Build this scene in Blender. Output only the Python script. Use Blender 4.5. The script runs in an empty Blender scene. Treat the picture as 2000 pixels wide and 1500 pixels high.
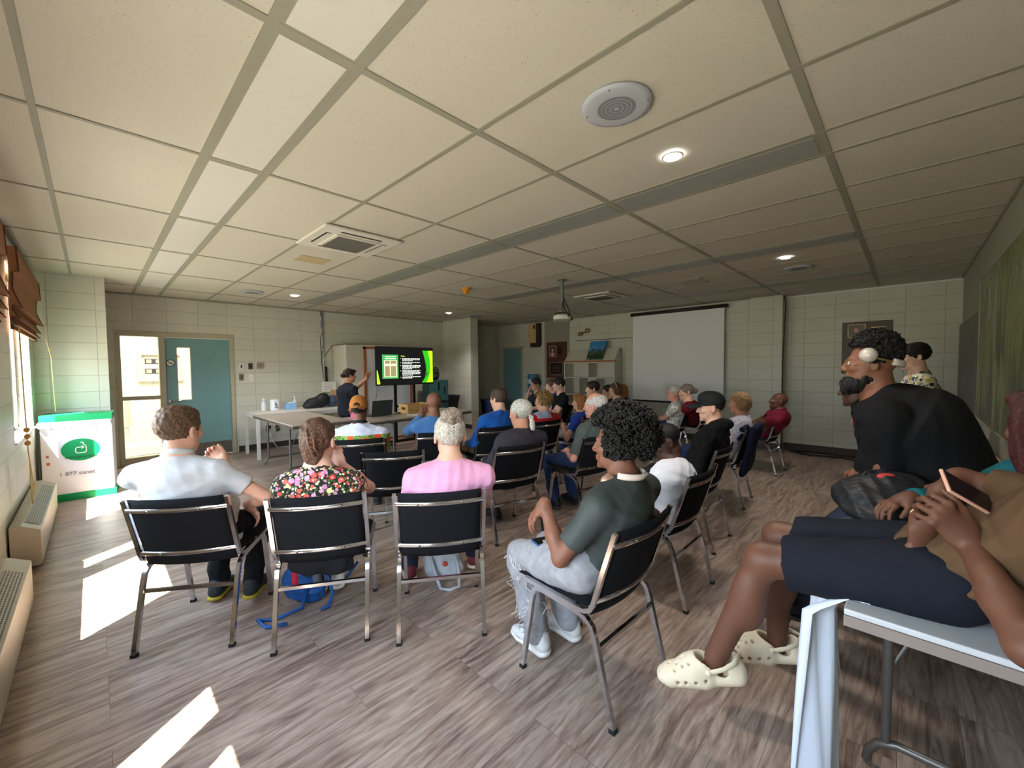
import bpy, math, random
import numpy as np
from mathutils import Vector, Matrix, Euler
R=math.radians
random.seed(7)
SC=bpy.context.scene; COL=SC.collection

# ---------------------------------------------------------------- camera
CAMZ=1.45
YAW=R(44.217); PIT=R(2.338); ROL=R(-0.532)
fw=Vector((math.cos(YAW)*math.cos(PIT),math.sin(YAW)*math.cos(PIT),-math.sin(PIT)))
rt=Vector((math.sin(YAW),-math.cos(YAW),0)); up0=rt.cross(fw)
r2=rt*math.cos(ROL)+up0*math.sin(ROL); u2=-rt*math.sin(ROL)+up0*math.cos(ROL)
cd=bpy.data.cameras.new('camera'); cam=bpy.data.objects.new('camera',cd); COL.objects.link(cam)
M=Matrix((r2,u2,-fw)).transposed().to_4x4(); M.translation=(0,0,CAMZ); cam.matrix_world=M
cd.sensor_fit='HORIZONTAL'; cd.sensor_width=36; cd.lens=795.93*36/2000; cd.clip_start=.05; cd.clip_end=200
SC.camera=cam

# ---------------------------------------------------------------- world, sun, exposure
w=bpy.data.worlds.new('world'); SC.world=w; w.use_nodes=True
nt=w.node_tree; nt.nodes.clear()
tc=nt.nodes.new('ShaderNodeTexCoord'); sp=nt.nodes.new('ShaderNodeSeparateXYZ'); cr=nt.nodes.new('ShaderNodeValToRGB')
bg=nt.nodes.new('ShaderNodeBackground'); ow=nt.nodes.new('ShaderNodeOutputWorld')
nt.links.new(tc.outputs['Generated'],sp.inputs[0])
mr=nt.nodes.new('ShaderNodeMapRange'); mr.inputs['From Min'].default_value=-1; mr.inputs['From Max'].default_value=1
nt.links.new(sp.outputs['Z'],mr.inputs['Value']); nt.links.new(mr.outputs[0],cr.inputs[0])
e=cr.color_ramp.elements
e[0].position=0.0; e[0].color=(.62,.58,.47,1)
e[1].position=1.0; e[1].color=(.45,.62,1.0,1)
for p,c in ((.485,(.62,.58,.47,1)),(.505,(.60,.64,.58,1)),(.56,(.9,.97,1.05,1)),(.72,(.75,.88,1.1,1))):
    q=e.new(p); q.color=c
nt.links.new(cr.outputs[0],bg.inputs[0]); bg.inputs[1].default_value=5.9
nt.links.new(bg.outputs[0],ow.inputs[0])
SUN=Vector((.42,.30,-1.0))
sl=bpy.data.lights.new('sun','SUN'); sl.energy=22; sl.angle=R(.55); sl.color=(1,.93,.82)
so=bpy.data.objects.new('sun',sl); COL.objects.link(so); so.rotation_euler=SUN.to_track_quat('-Z','Y').to_euler()
vs=SC.view_settings; vs.view_transform='Standard'; vs.look='None'; vs.gamma=1; vs.use_curve_mapping=False; vs.exposure=2.05
try:
    SC.cycles.max_bounces=10; SC.cycles.diffuse_bounces=6; SC.cycles.sample_clamp_indirect=6; SC.cycles.use_denoising=True
except Exception: pass
WIN=[(-2.35,-.85),(.20,1.70),(2.75,4.25),(5.30,6.80)]
SILL,HEAD=.86,2.40
for i,(a,b) in enumerate(WIN[1:]):
    L=bpy.data.lights.new('window_portal','AREA'); L.shape='RECTANGLE'; L.size=b-a; L.size_y=HEAD-SILL
    L.cycles.is_portal=True
    o=bpy.data.objects.new('window_portal',L); COL.objects.link(o); o.location=(-.69,(a+b)/2,(SILL+HEAD)/2)
    o.rotation_euler=Vector((1,0,0)).to_track_quat('-Z','Y').to_euler(); 

# ---------------------------------------------------------------- helpers
def lin(c):
    c=c/255.; return c/12.92 if c<=.04045 else ((c+.055)/1.055)**2.4
def rgb(r,g,b): return (lin(r),lin(g),lin(b),1)
_M={}
def node(nt,t,**k):
    n=nt.nodes.new(t)
    for a,v in k.items():
        if a.startswith('i_'): n.inputs[a[2:].replace('_',' ')].default_value=v
        else: setattr(n,a,v)
    return n
def mat(name,col,rough=.6,metal=0,var=0,vscale=20,bump=0,bscale=60,spec=.5,sheen=0,emit=None,estr=0,trans=0,alpha=1,stretch=None,sss=0,coat=0,ior=1.45):
    if name in _M: return _M[name]
    m=bpy.data.materials.new(name); m.use_nodes=True; nt=m.node_tree; b=nt.nodes['Principled BSDF']
    b.inputs['Base Color'].default_value=col; b.inputs['Roughness'].default_value=rough; b.inputs['Metallic'].default_value=metal
    b.inputs['Specular IOR Level'].default_value=spec; b.inputs['IOR'].default_value=ior
    b.inputs['Sheen Weight'].default_value=sheen; b.inputs['Transmission Weight'].default_value=trans; b.inputs['Alpha'].default_value=alpha
    b.inputs['Subsurface Weight'].default_value=sss; b.inputs['Coat Weight'].default_value=coat
    if sss: b.inputs['Subsurface Radius'].default_value=(.012,.005,.003)
    if emit: b.inputs['Emission Color'].default_value=emit; b.inputs['Emission Strength'].default_value=estr
    tcn=node(nt,'ShaderNodeTexCoord'); mp=node(nt,'ShaderNodeMapping'); nt.links.new(tcn.outputs['Object'],mp.inputs[0])
    if stretch: mp.inputs['Scale'].default_value=stretch
    if var:
        n=node(nt,'ShaderNodeTexNoise',i_Scale=vscale,i_Detail=4.); nt.links.new(mp.outputs[0],n.inputs['Vector'])
        mx=node(nt,'ShaderNodeMix',data_type='RGBA',blend_type='MULTIPLY'); mx.inputs[0].default_value=1
        r=node(nt,'ShaderNodeMapRange'); r.inputs['To Min'].default_value=1-var; r.inputs['To Max'].default_value=1+var
        r.inputs['From Min'].default_value=.25; r.inputs['From Max'].default_value=.75
        nt.links.new(n.outputs[0],r.inputs[0]); mx.inputs[6].default_value=col
        nt.links.new(r.outputs[0],mx.inputs[7]); nt.links.new(mx.outputs[2],b.inputs['Base Color'])
    if bump:
        n=node(nt,'ShaderNodeTexNoise',i_Scale=bscale,i_Detail=5.); nt.links.new(mp.outputs[0],n.inputs['Vector'])
        bp=node(nt,'ShaderNodeBump',i_Strength=bump,i_Distance=.01); nt.links.new(n.outputs[0],bp.inputs['Height']); nt.links.new(bp.outputs[0],b.inputs['Normal'])
    _M[name]=m; return m
def emis(name,col,s):
    m=bpy.data.materials.new(name); m.use_nodes=True; b=m.node_tree.nodes['Principled BSDF']
    b.inputs['Base Color'].default_value=(0,0,0,1); b.inputs['Emission Color'].default_value=col; b.inputs['Emission Strength'].default_value=s; return m

def V(*a): return Vector(a)
class MB:
    def __init__(s): s.v=[]; s.f=[]; s.mi=[]; s.cur=0
    def add(s,vs,fs,T=None):
        n=len(s.v)
        for v in vs:
            v=Vector(v)
            s.v.append(tuple(T@v) if T is not None else tuple(v))
        for f in fs: s.f.append(tuple(i+n for i in f)); s.mi.append(s.cur)
        return s
    def box(s,c,d,T=None):
        x,y,z=c; a,b,h=d[0]/2,d[1]/2,d[2]/2
        vs=[(x+i*a,y+j*b,z+k*h) for k in(-1,1) for j in(-1,1) for i in(-1,1)]
        return s.add(vs,[(0,2,3,1),(4,5,7,6),(0,1,5,4),(2,6,7,3),(0,4,6,2),(1,3,7,5)],T)
    def box2(s,p,q,T=None):
        return s.box([(p[i]+q[i])/2 for i in range(3)],[abs(q[i]-p[i]) for i in range(3)],T)
    def tube(s,pts,r,n=8,T=None,square=False,close=False,flat=None,upv=None):
        P=[Vector(p) for p in pts]; m=len(P); rr=r if isinstance(r,(list,tuple)) else [r]*m
        vs=[]; fs=[]; prev=None
        for i,p in enumerate(P):
            if close: t=(P[(i+1)%m]-P[i-1])
            else: t=(P[min(i+1,m-1)]-P[max(i-1,0)])
            t.normalize()
            if prev is None:
                u=Vector(upv) if upv else (Vector((0,0,1)) if abs(t.z)<.9 else Vector((1,0,0)))
            else: u=prev
            u=(u-t*u.dot(t)); u.normalize(); prev=u; w=t.cross(u)
            a0=math.pi/4 if square else 0; nn=4 if square else n
            for k in range(nn):
                a=a0+2*math.pi*k/nn; q=1.414 if square else 1
                fu,fw_=(flat if flat else (1,1))
                vs.append(p+(u*math.cos(a)*fu+w*math.sin(a)*fw_)*rr[i]*q)
        nn=4 if square else n
        for i in range(m if close else m-1):
            for k in range(nn):
                a=i*nn+k; b=i*nn+(k+1)%nn; c=((i+1)%m)*nn+(k+1)%nn; d=((i+1)%m)*nn+k
                fs.append((a,d,c,b))
        if not close:
            fs.append(tuple(range(nn))); fs.append(tuple((m-1)*nn+k for k in reversed(range(nn))))
        return s.add(vs,fs,T)
    def lathe(s,prof,n=24,T=None):
        vs=[];fs=[]
        for r,z in prof:
            for k in range(n):
                a=2*math.pi*k/n; vs.append((r*math.cos(a),r*math.sin(a),z))
        for i in range(len(prof)-1):
            for k in range(n):
                fs.append((i*n+k,i*n+(k+1)%n,(i+1)*n+(k+1)%n,(i+1)*n+k))
        fs.append(tuple(reversed(range(n)))); fs.append(tuple((len(prof)-1)*n+k for k in range(n)))
        return s.add(vs,fs,T)
    def prism(s,poly,h,T=None):   # poly in xy, thickness along z 0..h
        n=len(poly); vs=[(x,y,0) for x,y in poly]+[(x,y,h) for x,y in poly]
        fs=[tuple(reversed(range(n))),tuple(range(n,2*n))]+[(i,(i+1)%n,n+(i+1)%n,n+i) for i in range(n)]
        return s.add(vs,fs,T)
    def grid(s,fn,nu,nv,T=None):
        vs=[fn(i/nu,j/nv) for j in range(nv+1) for i in range(nu+1)]
        fs=[(j*(nu+1)+i,j*(nu+1)+i+1,(j+1)*(nu+1)+i+1,(j+1)*(nu+1)+i) for j in range(nv) for i in range(nu)]
        return s.add(vs,fs,T)
    def ball(s,c,r,n=12,m=8,T=None):
        rx,ry,rz=r if isinstance(r,(tuple,list)) else (r,r,r)
        prof=[(math.sin(math.pi*i/m),-math.cos(math.pi*i/m)) for i in range(m+1)]
        vs=[];fs=[]
        for a,z in prof:
            for k in range(n):
                t=2*math.pi*k/n; vs.append((c[0]+rx*a*math.cos(t),c[1]+ry*a*math.sin(t),c[2]+rz*z))
        for i in range(m):
            for k in range(n): fs.append((i*n+k,i*n+(k+1)%n,(i+1)*n+(k+1)%n,(i+1)*n+k))
        return s.add(vs,fs,T)
    def mesh(s,name,mats,smooth=False):
        me=bpy.data.meshes.new(name); me.from_pydata([tuple(v) for v in s.v],[],s.f)
        for m in (mats if isinstance(mats,(list,tuple)) else [mats]): me.materials.append(m)
        me.polygons.foreach_set('material_index',s.mi)
        if smooth: me.polygons.foreach_set('use_smooth',[True]*len(me.polygons))
        me.update(); return me
    def obj(s,name,mats,parent=None,smooth=False,bevel=0,auto=None):
        o=bpy.data.objects.new(name,s.mesh(name,mats,smooth)); COL.objects.link(o)
        if parent: o.parent=parent
        if bevel:
            b=o.modifiers.new('bevel','BEVEL'); b.width=bevel; b.segments=2; b.limit_method='ANGLE'; b.angle_limit=R(40)
        if auto:
            try: o.data.set_sharp_from_angle(angle=R(auto))
            except Exception: pass
        return o
def tag(o,label,cat,group=None,kind=None):
    o['label']=label; o['category']=cat
    if group: o['group']=group
    if kind: o['kind']=kind
    return o
def struct(o): o['kind']='structure'; return o
def thing(name,label,cat,loc=(0,0,0),rz=0,group=None):
    o=bpy.data.objects.new(name,None); COL.objects.link(o); o.location=loc; o.rotation_euler=(0,0,rz); o.empty_display_size=.1
    return tag(o,label,cat,group)
def copy_tree(o,parent=None):
    c=o.copy(); COL.objects.link(c)
    if parent: c.parent=parent
    for ch in list(o.children): copy_tree(ch,c)
    return c
def text_mesh(s,size,name,m,parent=None,T=None,depth=.0008,align='CENTER'):
    cu=bpy.data.curves.new('t','FONT'); cu.body=s; cu.size=size; cu.extrude=depth; cu.align_x=align; cu.align_y='CENTER'; cu.resolution_u=3
    to=bpy.data.objects.new('t',cu); COL.objects.link(to); bpy.context.view_layer.update()
    dg=bpy.context.evaluated_depsgraph_get(); me=bpy.data.meshes.new_from_object(to.evaluated_get(dg)); bpy.data.objects.remove(to); bpy.data.curves.remove(cu)
    me.materials.clear(); me.materials.append(m)
    if T is not None: me.transform(T)
    o=bpy.data.objects.new(name,me); COL.objects.link(o)
    if parent: o.parent=parent
    return o
def WT(origin,right,upv=(0,0,1)):   # frame: local x=right, y=up, z=out of wall
    r=Vector(right).normalized(); u=Vector(upv).normalized(); n=r.cross(u)
    m=Matrix((r,u,n)).transposed().to_4x4(); m.translation=Vector(origin); return m
# ---------------------------------------------------------------- room materials
def block_mat():
    m=bpy.data.materials.new('painted_block'); m.use_nodes=True; nt=m.node_tree; b=nt.nodes['Principled BSDF']
    tcn=node(nt,'ShaderNodeTexCoord'); geo=node(nt,'ShaderNodeNewGeometry'); sx=node(nt,'ShaderNodeSeparateXYZ'); nt.links.new(tcn.outputs['Object'],sx.inputs[0])
    sn=node(nt,'ShaderNodeSeparateXYZ'); nt.links.new(geo.outputs['True Normal'],sn.inputs[0])
    ab=node(nt,'ShaderNodeMath',operation='ABSOLUTE'); nt.links.new(sn.outputs['X'],ab.inputs[0])
    gt=node(nt,'ShaderNodeMath',operation='GREATER_THAN'); nt.links.new(ab.outputs[0],gt.inputs[0]); gt.inputs[1].default_value=.5
    mx=node(nt,'ShaderNodeMix',data_type='FLOAT'); nt.links.new(gt.outputs[0],mx.inputs[0]); nt.links.new(sx.outputs['X'],mx.inputs[2]); nt.links.new(sx.outputs['Y'],mx.inputs[3])
    cb=node(nt,'ShaderNodeCombineXYZ'); nt.links.new(mx.outputs[0],cb.inputs[0]); nt.links.new(sx.outputs['Z'],cb.inputs[1])
    mp=node(nt,'ShaderNodeMapping'); nt.links.new(cb.outputs[0],mp.inputs[0]); mp.inputs['Location'].default_value=(-.05,-.0,0)
    br=node(nt,'ShaderNodeTexBrick'); nt.links.new(mp.outputs[0],br.inputs['Vector']); br.offset=0; br.squash=1
    br.inputs['Scale'].default_value=1; br.inputs['Brick Width'].default_value=.4; br.inputs['Row Height'].default_value=.2; br.inputs['Mortar Size'].default_value=.004; br.inputs['Mortar Smooth'].default_value=.6
    br.inputs['Color1'].default_value=rgb(204,203,190); br.inputs['Color2'].default_value=rgb(199,199,186); br.inputs['Mortar'].default_value=rgb(166,164,148)
    ns=node(nt,'ShaderNodeTexNoise',i_Scale=2.5,i_Detail=4.); nt.links.new(tcn.outputs['Object'],ns.inputs['Vector'])
    r=node(nt,'ShaderNodeMapRange'); nt.links.new(ns.outputs[0],r.inputs[0]); r.inputs['To Min'].default_value=.93; r.inputs['To Max'].default_value=1.06
    mm=node(nt,'ShaderNodeMix',data_type='RGBA',blend_type='MULTIPLY'); mm.inputs[0].default_value=1; nt.links.new(br.outputs[0],mm.inputs[6]); nt.links.new(r.outputs[0],mm.inputs[7])
    nt.links.new(mm.outputs[2],b.inputs['Base Color']); b.inputs['Roughness'].default_value=.42
    n2=node(nt,'ShaderNodeTexNoise',i_Scale=90.,i_Detail=3.); nt.links.new(tcn.outputs['Object'],n2.inputs['Vector'])
    ad=node(nt,'ShaderNodeMath',operation='MULTIPLY_ADD'); nt.links.new(n2.outputs[0],ad.inputs[0]); ad.inputs[1].default_value=.25
    iv=node(nt,'ShaderNodeMath',operation='SUBTRACT'); iv.inputs[0].default_value=1; nt.links.new(br.outputs['Fac'],iv.inputs[1]); nt.links.new(iv.outputs[0],ad.inputs[2])
    bp=node(nt,'ShaderNodeBump',i_Strength=.5,i_Distance=.004); nt.links.new(ad.outputs[0],bp.inputs['Height']); nt.links.new(bp.outputs[0],b.inputs['Normal'])
    return m
BLOCK=block_mat()
def floor_mat():
    m=bpy.data.materials.new('vinyl_planks'); m.use_nodes=True; nt=m.node_tree; b=nt.nodes['Principled BSDF']
    tcn=node(nt,'ShaderNodeTexCoord'); mp=node(nt,'ShaderNodeMapping'); nt.links.new(tcn.outputs['Object'],mp.inputs[0]); mp.inputs['Rotation'].default_value=(0,0,0)
    br=node(nt,'ShaderNodeTexBrick'); nt.links.new(mp.outputs[0],br.inputs['Vector']); br.offset=.37; br.offset_frequency=3; br.squash=1
    for k,v in (('Scale',1),('Brick Width',1.22),('Row Height',.18),('Mortar Size',.0012),('Mortar Smooth',.3)): br.inputs[k].default_value=v
    br.inputs['Color1'].default_value=(.0,.0,.0,1); br.inputs['Color2'].default_value=(1,1,1,1); br.inputs['Mortar'].default_value=(.4,.4,.4,1)
    # grain
    ofs=node(nt,'ShaderNodeVectorMath',operation='MULTIPLY_ADD'); nt.links.new(br.outputs[0],ofs.inputs[0]); ofs.inputs[1].default_value=(3.1,7.3,0)
    nt.links.new(mp.outputs[0],ofs.inputs[2])
    def grain(sc,scale,det,dist=0.):
        q=node(nt,'ShaderNodeMapping'); q.inputs['Scale'].default_value=sc; nt.links.new(ofs.outputs[0],q.inputs[0])
        n=node(nt,'ShaderNodeTexNoise',i_Scale=scale,i_Detail=det); n.inputs['Distortion'].default_value=dist; n.inputs['Roughness'].default_value=.62; nt.links.new(q.outputs[0],n.inputs['Vector']); return n
    g1=grain((.7,6.5,1),2.6,8.,1.6); g2=grain((3.,26,1),3.,5.,.8); g3=grain((.8,2.2,1),1.8,4.,.5)
    a=node(nt,'ShaderNodeMath',operation='MULTIPLY_ADD'); nt.links.new(g1.outputs[0],a.inputs[0]); a.inputs[1].default_value=.66
    c=node(nt,'ShaderNodeMath',operation='MULTIPLY_ADD'); nt.links.new(g2.outputs[0],c.inputs[0]); c.inputs[1].default_value=.24
    d=node(nt,'ShaderNodeMath',operation='MULTIPLY'); nt.links.new(g3.outputs[0],d.inputs[0]); d.inputs[1].default_value=.20
    nt.links.new(d.outputs[0],c.inputs[2]); nt.links.new(c.outputs[0],a.inputs[2])
    sc=node(nt,'ShaderNodeSeparateColor'); nt.links.new(br.outputs[0],sc.inputs[0])
    pv=node(nt,'ShaderNodeMath',operation='MULTIPLY_ADD'); nt.links.new(sc.outputs[0],pv.inputs[0]); pv.inputs[1].default_value=.035; nt.links.new(a.outputs[0],pv.inputs[2])
    ramp=node(nt,'ShaderNodeValToRGB'); nt.links.new(pv.outputs[0],ramp.inputs[0]); E_=ramp.color_ramp.elements
    E_[0].position=.36; E_[0].color=rgb(80,64,56); E_[1].position=.78; E_[1].color=rgb(196,174,156)
    for p_,c_ in ((.47,rgb(118,98,86)),(.545,rgb(148,127,113)),(.63,rgb(172,153,138))): q=E_.new(p_); q.color=c_
    mm=node(nt,'ShaderNodeMix',data_type='RGBA',blend_type='MULTIPLY'); nt.links.new(br.outputs['Fac'],mm.inputs[0]); nt.links.new(ramp.outputs[0],mm.inputs[6]); mm.inputs[7].default_value=(.55,.5,.48,1)
    nt.links.new(mm.outputs[2],b.inputs['Base Color'])
    rr=node(nt,'ShaderNodeMapRange'); nt.links.new(g2.outputs[0],rr.inputs[0]); rr.inputs['To Min'].default_value=.30; rr.inputs['To Max'].default_value=.46; nt.links.new(rr.outputs[0],b.inputs['Roughness'])
    bp=node(nt,'ShaderNodeBump',i_Strength=.12,i_Distance=.003); nt.links.new(g2.outputs[0],bp.inputs['Height']); nt.links.new(bp.outputs[0],b.inputs['Normal'])
    return m
def tile_mat():
    m=bpy.data.materials.new('ceiling_tile'); m.use_nodes=True; nt=m.node_tree; b=nt.nodes['Principled BSDF']
    tcn=node(nt,'ShaderNodeTexCoord'); v=node(nt,'ShaderNodeTexNoise',i_Scale=85.,i_Detail=2.); v.inputs['Distortion'].default_value=1.4; nt.links.new(tcn.outputs['Object'],v.inputs['Vector'])
    v2=node(nt,'ShaderNodeTexVoronoi',i_Scale=70.); nt.links.new(tcn.outputs['Object'],v2.inputs['Vector'])
    lt=node(nt,'ShaderNodeMath',operation='LESS_THAN'); nt.links.new(v2.outputs['Distance'],lt.inputs[0]); lt.inputs[1].default_value=.16
    gt=node(nt,'ShaderNodeMath',operation='GREATER_THAN'); nt.links.new(v.outputs[0],gt.inputs[0]); gt.inputs[1].default_value=.52
    mu=node(nt,'ShaderNodeMath',operation='MULTIPLY'); nt.links.new(lt.outputs[0],mu.inputs[0]); nt.links.new(gt.outputs[0],mu.inputs[1])
    mm=node(nt,'ShaderNodeMix',data_type='RGBA'); nt.links.new(mu.outputs[0],mm.inputs[0]); mm.inputs[6].default_value=rgb(200,194,180); mm.inputs[7].default_value=rgb(150,144,128)
    nt.links.new(mm.outputs[2],b.inputs['Base Color']); b.inputs['Roughness'].default_value=.9
    bp=node(nt,'ShaderNodeBump',i_Strength=.25,i_Distance=.003); nt.links.new(v.outputs[0],bp.inputs['Height']); nt.links.new(bp.outputs[0],b.inputs['Normal'])
    return m
FLOOR=floor_mat(); TILE=tile_mat()
GRIDM=mat('grid_paint',rgb(150,147,132),.6); WHITE=mat('white_paint',rgb(226,224,214),.5); DARKBASE=mat('dark_vinyl_base',rgb(66,56,50),.5,var=.1)
FRAMEP=mat('frame_paint',rgb(176,170,148),.4,var=.03); TEAL=mat('teal_paint',rgb(116,156,160),.42,var=.04,vscale=3); CHROME=mat('chrome',rgb(205,205,208),.16,1.,var=.05,vscale=60)
STEEL=mat('brushed_steel',rgb(150,146,140),.35,1.,var=.1,vscale=30); BLACKP=mat('black_plastic',rgb(22,22,24),.4); GLASS=None
def glass(name,tint=(1,1,1,1),rough=0):
    m=bpy.data.materials.new(name); m.use_nodes=True; nt=m.node_tree; nt.nodes.clear()
    t=node(nt,'ShaderNodeBsdfTransparent'); t.inputs[0].default_value=tint; g=node(nt,'ShaderNodeBsdfGlossy'); g.inputs['Roughness'].default_value=rough
    lw=node(nt,'ShaderNodeLayerWeight'); pw=node(nt,'ShaderNodeMath',operation='POWER'); pw.inputs[1].default_value=4.; nt.links.new(lw.outputs['Facing'],pw.inputs[0]); f=node(nt,'ShaderNodeMath',operation='MULTIPLY_ADD'); f.inputs[1].default_value=.6; f.inputs[2].default_value=.035; nt.links.new(pw.outputs[0],f.inputs[0]); mx=node(nt,'ShaderNodeMixShader'); o=node(nt,'ShaderNodeOutputMaterial')
    nt.links.new(f.outputs[0],mx.inputs[0]); nt.links.new(t.outputs[0],mx.inputs[1]); nt.links.new(g.outputs[0],mx.inputs[2]); nt.links.new(mx.outputs[0],o.inputs[0]); return m
GLASS=glass('pane_glass',(.96,.98,.97,1))

# ---------------------------------------------------------------- room shell
X0,X1,Y0,Y1,ZC=-.47,8.25,-2.6,8.48,2.625
b=MB(); b.box2((X0-.25,Y0-.2,-.1),(10.2,12,0)); struct(b.obj('floor',FLOOR))
b=MB(); b.box2((X0-.25,Y0-.2,ZC),(10.2,Y1+.15,ZC+.1)); struct(b.obj('ceiling',TILE))
# window wall with openings
b=MB(); ys=[Y0-.2]+[t for a in WIN for t in a]+[7.6]
XO=X0-.2
b.box2((XO,Y0-.2,0),(X0,7.6,SILL)); b.box2((XO,Y0-.2,HEAD),(X0,7.6,ZC))
for i in range(0,len(ys),2): b.box2((XO,ys[i],SILL),(X0,ys[i+1],HEAD))
struct(b.obj('wall_left',BLOCK))
b=MB(); b.box2((X0,7.23,0),(.14,8.6,ZC)); struct(b.obj('wall_pier',BLOCK))
# door wall with openings for sidelight and door
b=MB()
b.box2((.14,Y1,0),(.24,Y1+.12,ZC)); b.box2((.24,Y1,2.06),(1.72,Y1+.12,ZC)); b.box2((1.72,Y1,0),(6.45,Y1+.12,ZC))
struct(b.obj('wall_back',BLOCK))
b=MB(); b.box2((6.22,7.40,0),(6.45,Y1,ZC)); struct(b.obj('wall_partition',BLOCK))
b=MB(); b.box2((6.45,Y1+.0,0),(8.4,Y1+.12,ZC)); struct(b.obj('wall_passage',BLOCK))
b=MB(); b.box2((X1,Y0,0),(X1+.2,9,ZC)); struct(b.obj('wall_screen',BLOCK))
b=MB(); b.box2((8.02,1.52,0),(X1,2.0,ZC-.01)); struct(b.obj('wall_column',BLOCK)); b=MB(); b.box2((8.14,2.0,0),(X1,7.5,ZC-.01)); b.box2((8.14,8.24,0),(X1,8.48,ZC)); b.box2((8.14,7.5,1.98),(X1,8.24,ZC)); struct(b.obj('wall_screen_face',BLOCK))
RW=mat('smooth_wall_paint',rgb(160,158,142),.5,var=.03,vscale=3)
b=MB(); b.box2((X0-.2,-.71,0),(X1,-.51,ZC)); struct(b.obj('wall_right',RW))
# ceiling grid
XG=[-.146,.4635,.767,1.375,1.984,2.604,2.895,3.513,4.127,4.74,5.03,5.64,6.25,6.86,7.16,7.77]
YG=[.346+1.22*j for j in range(-1,7)]
b=MB()
for x in XG:
    hw_=.017 if x in (.4635,.767) else .0125; b.box2((x-hw_,-.5,ZC-.006),(x+hw_,Y1,ZC+.001))
for k_,y in enumerate(YG): hw_=.018 if k_<3 else .0125; b.box2((X0,y-hw_,ZC-.005),(X1,y+hw_,ZC+.001))
b.box2((X0,-.51,ZC-.02),(X0+.02,7.23,ZC)); b.box2((X0,-.51,ZC-.02),(X1,-.49,ZC)); b.box2((.14,Y1-.02,ZC-.02),(6.22,Y1,ZC)); b.box2((X1-.02,-.5,ZC-.02),(X1,1.5,ZC))
struct(b.obj('trim_1',GRIDM))
# baseboards
b=MB(); b.box2((1.76,Y1-.012,0),(6.22,Y1,.1)); struct(b.obj('baseboard_back',DARKBASE))
b=MB(); b.box2((X1-.012,-.5,0),(X1,1.52,.12)); b.box2((8.008,1.51,0),(8.02,2.0,.12)); b.box2((8.128,2.0,0),(8.14,7.4,.12)); struct(b.obj('baseboard_screen',DARKBASE))
b=MB(); b.box2((6.208,7.39,0),(6.22,Y1-.012,.1)); struct(b.obj('baseboard_partition',DARKBASE))
b=MB(); b.box2((X0,-.5,0),(X0+.01,7.23,.1)); struct(b.obj('baseboard_left',DARKBASE))
# windows of the left wall
WINF=mat('window_frame_metal',rgb(120,110,98),.4,.3)
for i,(a,c) in enumerate(WIN):
    b=MB(); x=-.60
    for p,q in (((a,SILL),(a+.04,HEAD)),((c-.04,SILL),(c,HEAD)),((a,SILL),(c,SILL+.035)),((a,HEAD-.04),(c,HEAD)),((c-.49,SILL),(c-.30,HEAD))):
        b.box2((x-.03,p[0],p[1]),(x+.03,q[0],q[1]))
    wo=struct(b.obj('window_%d'%(i+1),WINF))
    g=MB(); g.box2((x-.004,a+.02,SILL+.02),(x+.004,c-.02,HEAD-.02)); g.obj('pane',GLASS,wo)
    s=MB(); s.add([(X0-.2,a,SILL-.002),(X0+.015,a,SILL-.02),(X0+.015,c,SILL-.02),(X0-.2,c,SILL-.002),(X0-.2,a,SILL+.012),(X0+.015,a,SILL-.004),(X0+.015,c,SILL-.004),(X0-.2,c,SILL+.012)],[(0,3,2,1),(4,5,6,7),(0,1,5,4),(1,2,6,5),(2,3,7,6),(3,0,4,7)]); s.obj('window_sill',WHITE,wo)
# ceiling lane panels
LENS=mat('lens_panel',rgb(214,210,204),.35,var=.02); LENSG=mat('lens_panel_grey',rgb(150,151,146),.4,var=.02)
def lane(x0,x1,j0,j1,m,lab,grp):
    first=None
    for j in range(j0,j1):
        ya=.346+1.22*j; q=thing('ceiling_light_panel',lab,'ceiling light',((x0+x1)/2,ya+.61,ZC),0,grp)
        b=MB(); w=(x1-x0)/2-.0125; b.box2((-w,-.5975,-.004),(w,.5975,-.0005)); b.obj('frame',GRIDM,q)
        b=MB(); b.box2((-w+.02,-.578,-.0065),(w-.02,.578,-.0035)); b.obj('lens',m,q)
lane(.4635,.767,-1,6,LENS,'unlit white fluorescent panel in the long ceiling row nearest the windows','panels of the window side row')
lane(2.604,2.895,0,6,LENSG,'unlit grey fluorescent panel in the long middle row of the ceiling','panels of the middle row')
lane(4.74,5.03,0,4,LENSG,'unlit grey fluorescent panel in the third ceiling row beside the projector','panels of the third row')
lane(6.86,7.16,0,2,LENSG,'unlit grey fluorescent panel in the short row near the screen wall','panels of the short far row')

# ---------------------------------------------------------------- sidelight, door, corridor beyond
b=MB()
for p,q in (((.24,0),(.30,1.98)),((.735,0),(.81,1.98)),((.24,1.98),(1.73,2.06)),((.30,1.0),(.735,1.06)),((.30,0),(.735,.12)),((1.675,0),(1.73,1.98))):
    b.box2((p[0],Y1-.02,p[1]),(q[0],Y1+.12,q[1]))
wo=struct(b.obj('window_5',FRAMEP,bevel=.004))
b=MB(); b.box2((.29,Y1+.04,.11),(.745,Y1+.048,1.99)); b.obj('pane',GLASS,wo)
dr=struct(thing('door_1','','')); dr.location=(.815,Y1+.015,0)
del dr['label']; del dr['category']
b=MB(); W_=.855; gx0,gx1,gz0,gz1=.135,.325,.96,1.83
for p,q in (((0,.01),(gx0,1.975)),((gx1,.01),(W_,1.975)),((gx0,.01),(gx1,gz0)),((gx0,gz1),(gx1,1.975))): b.box2((p[0],0,p[1]),(q[0],.045,q[1]))
b.obj('door_leaf',TEAL,dr)
b=MB()
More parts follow.
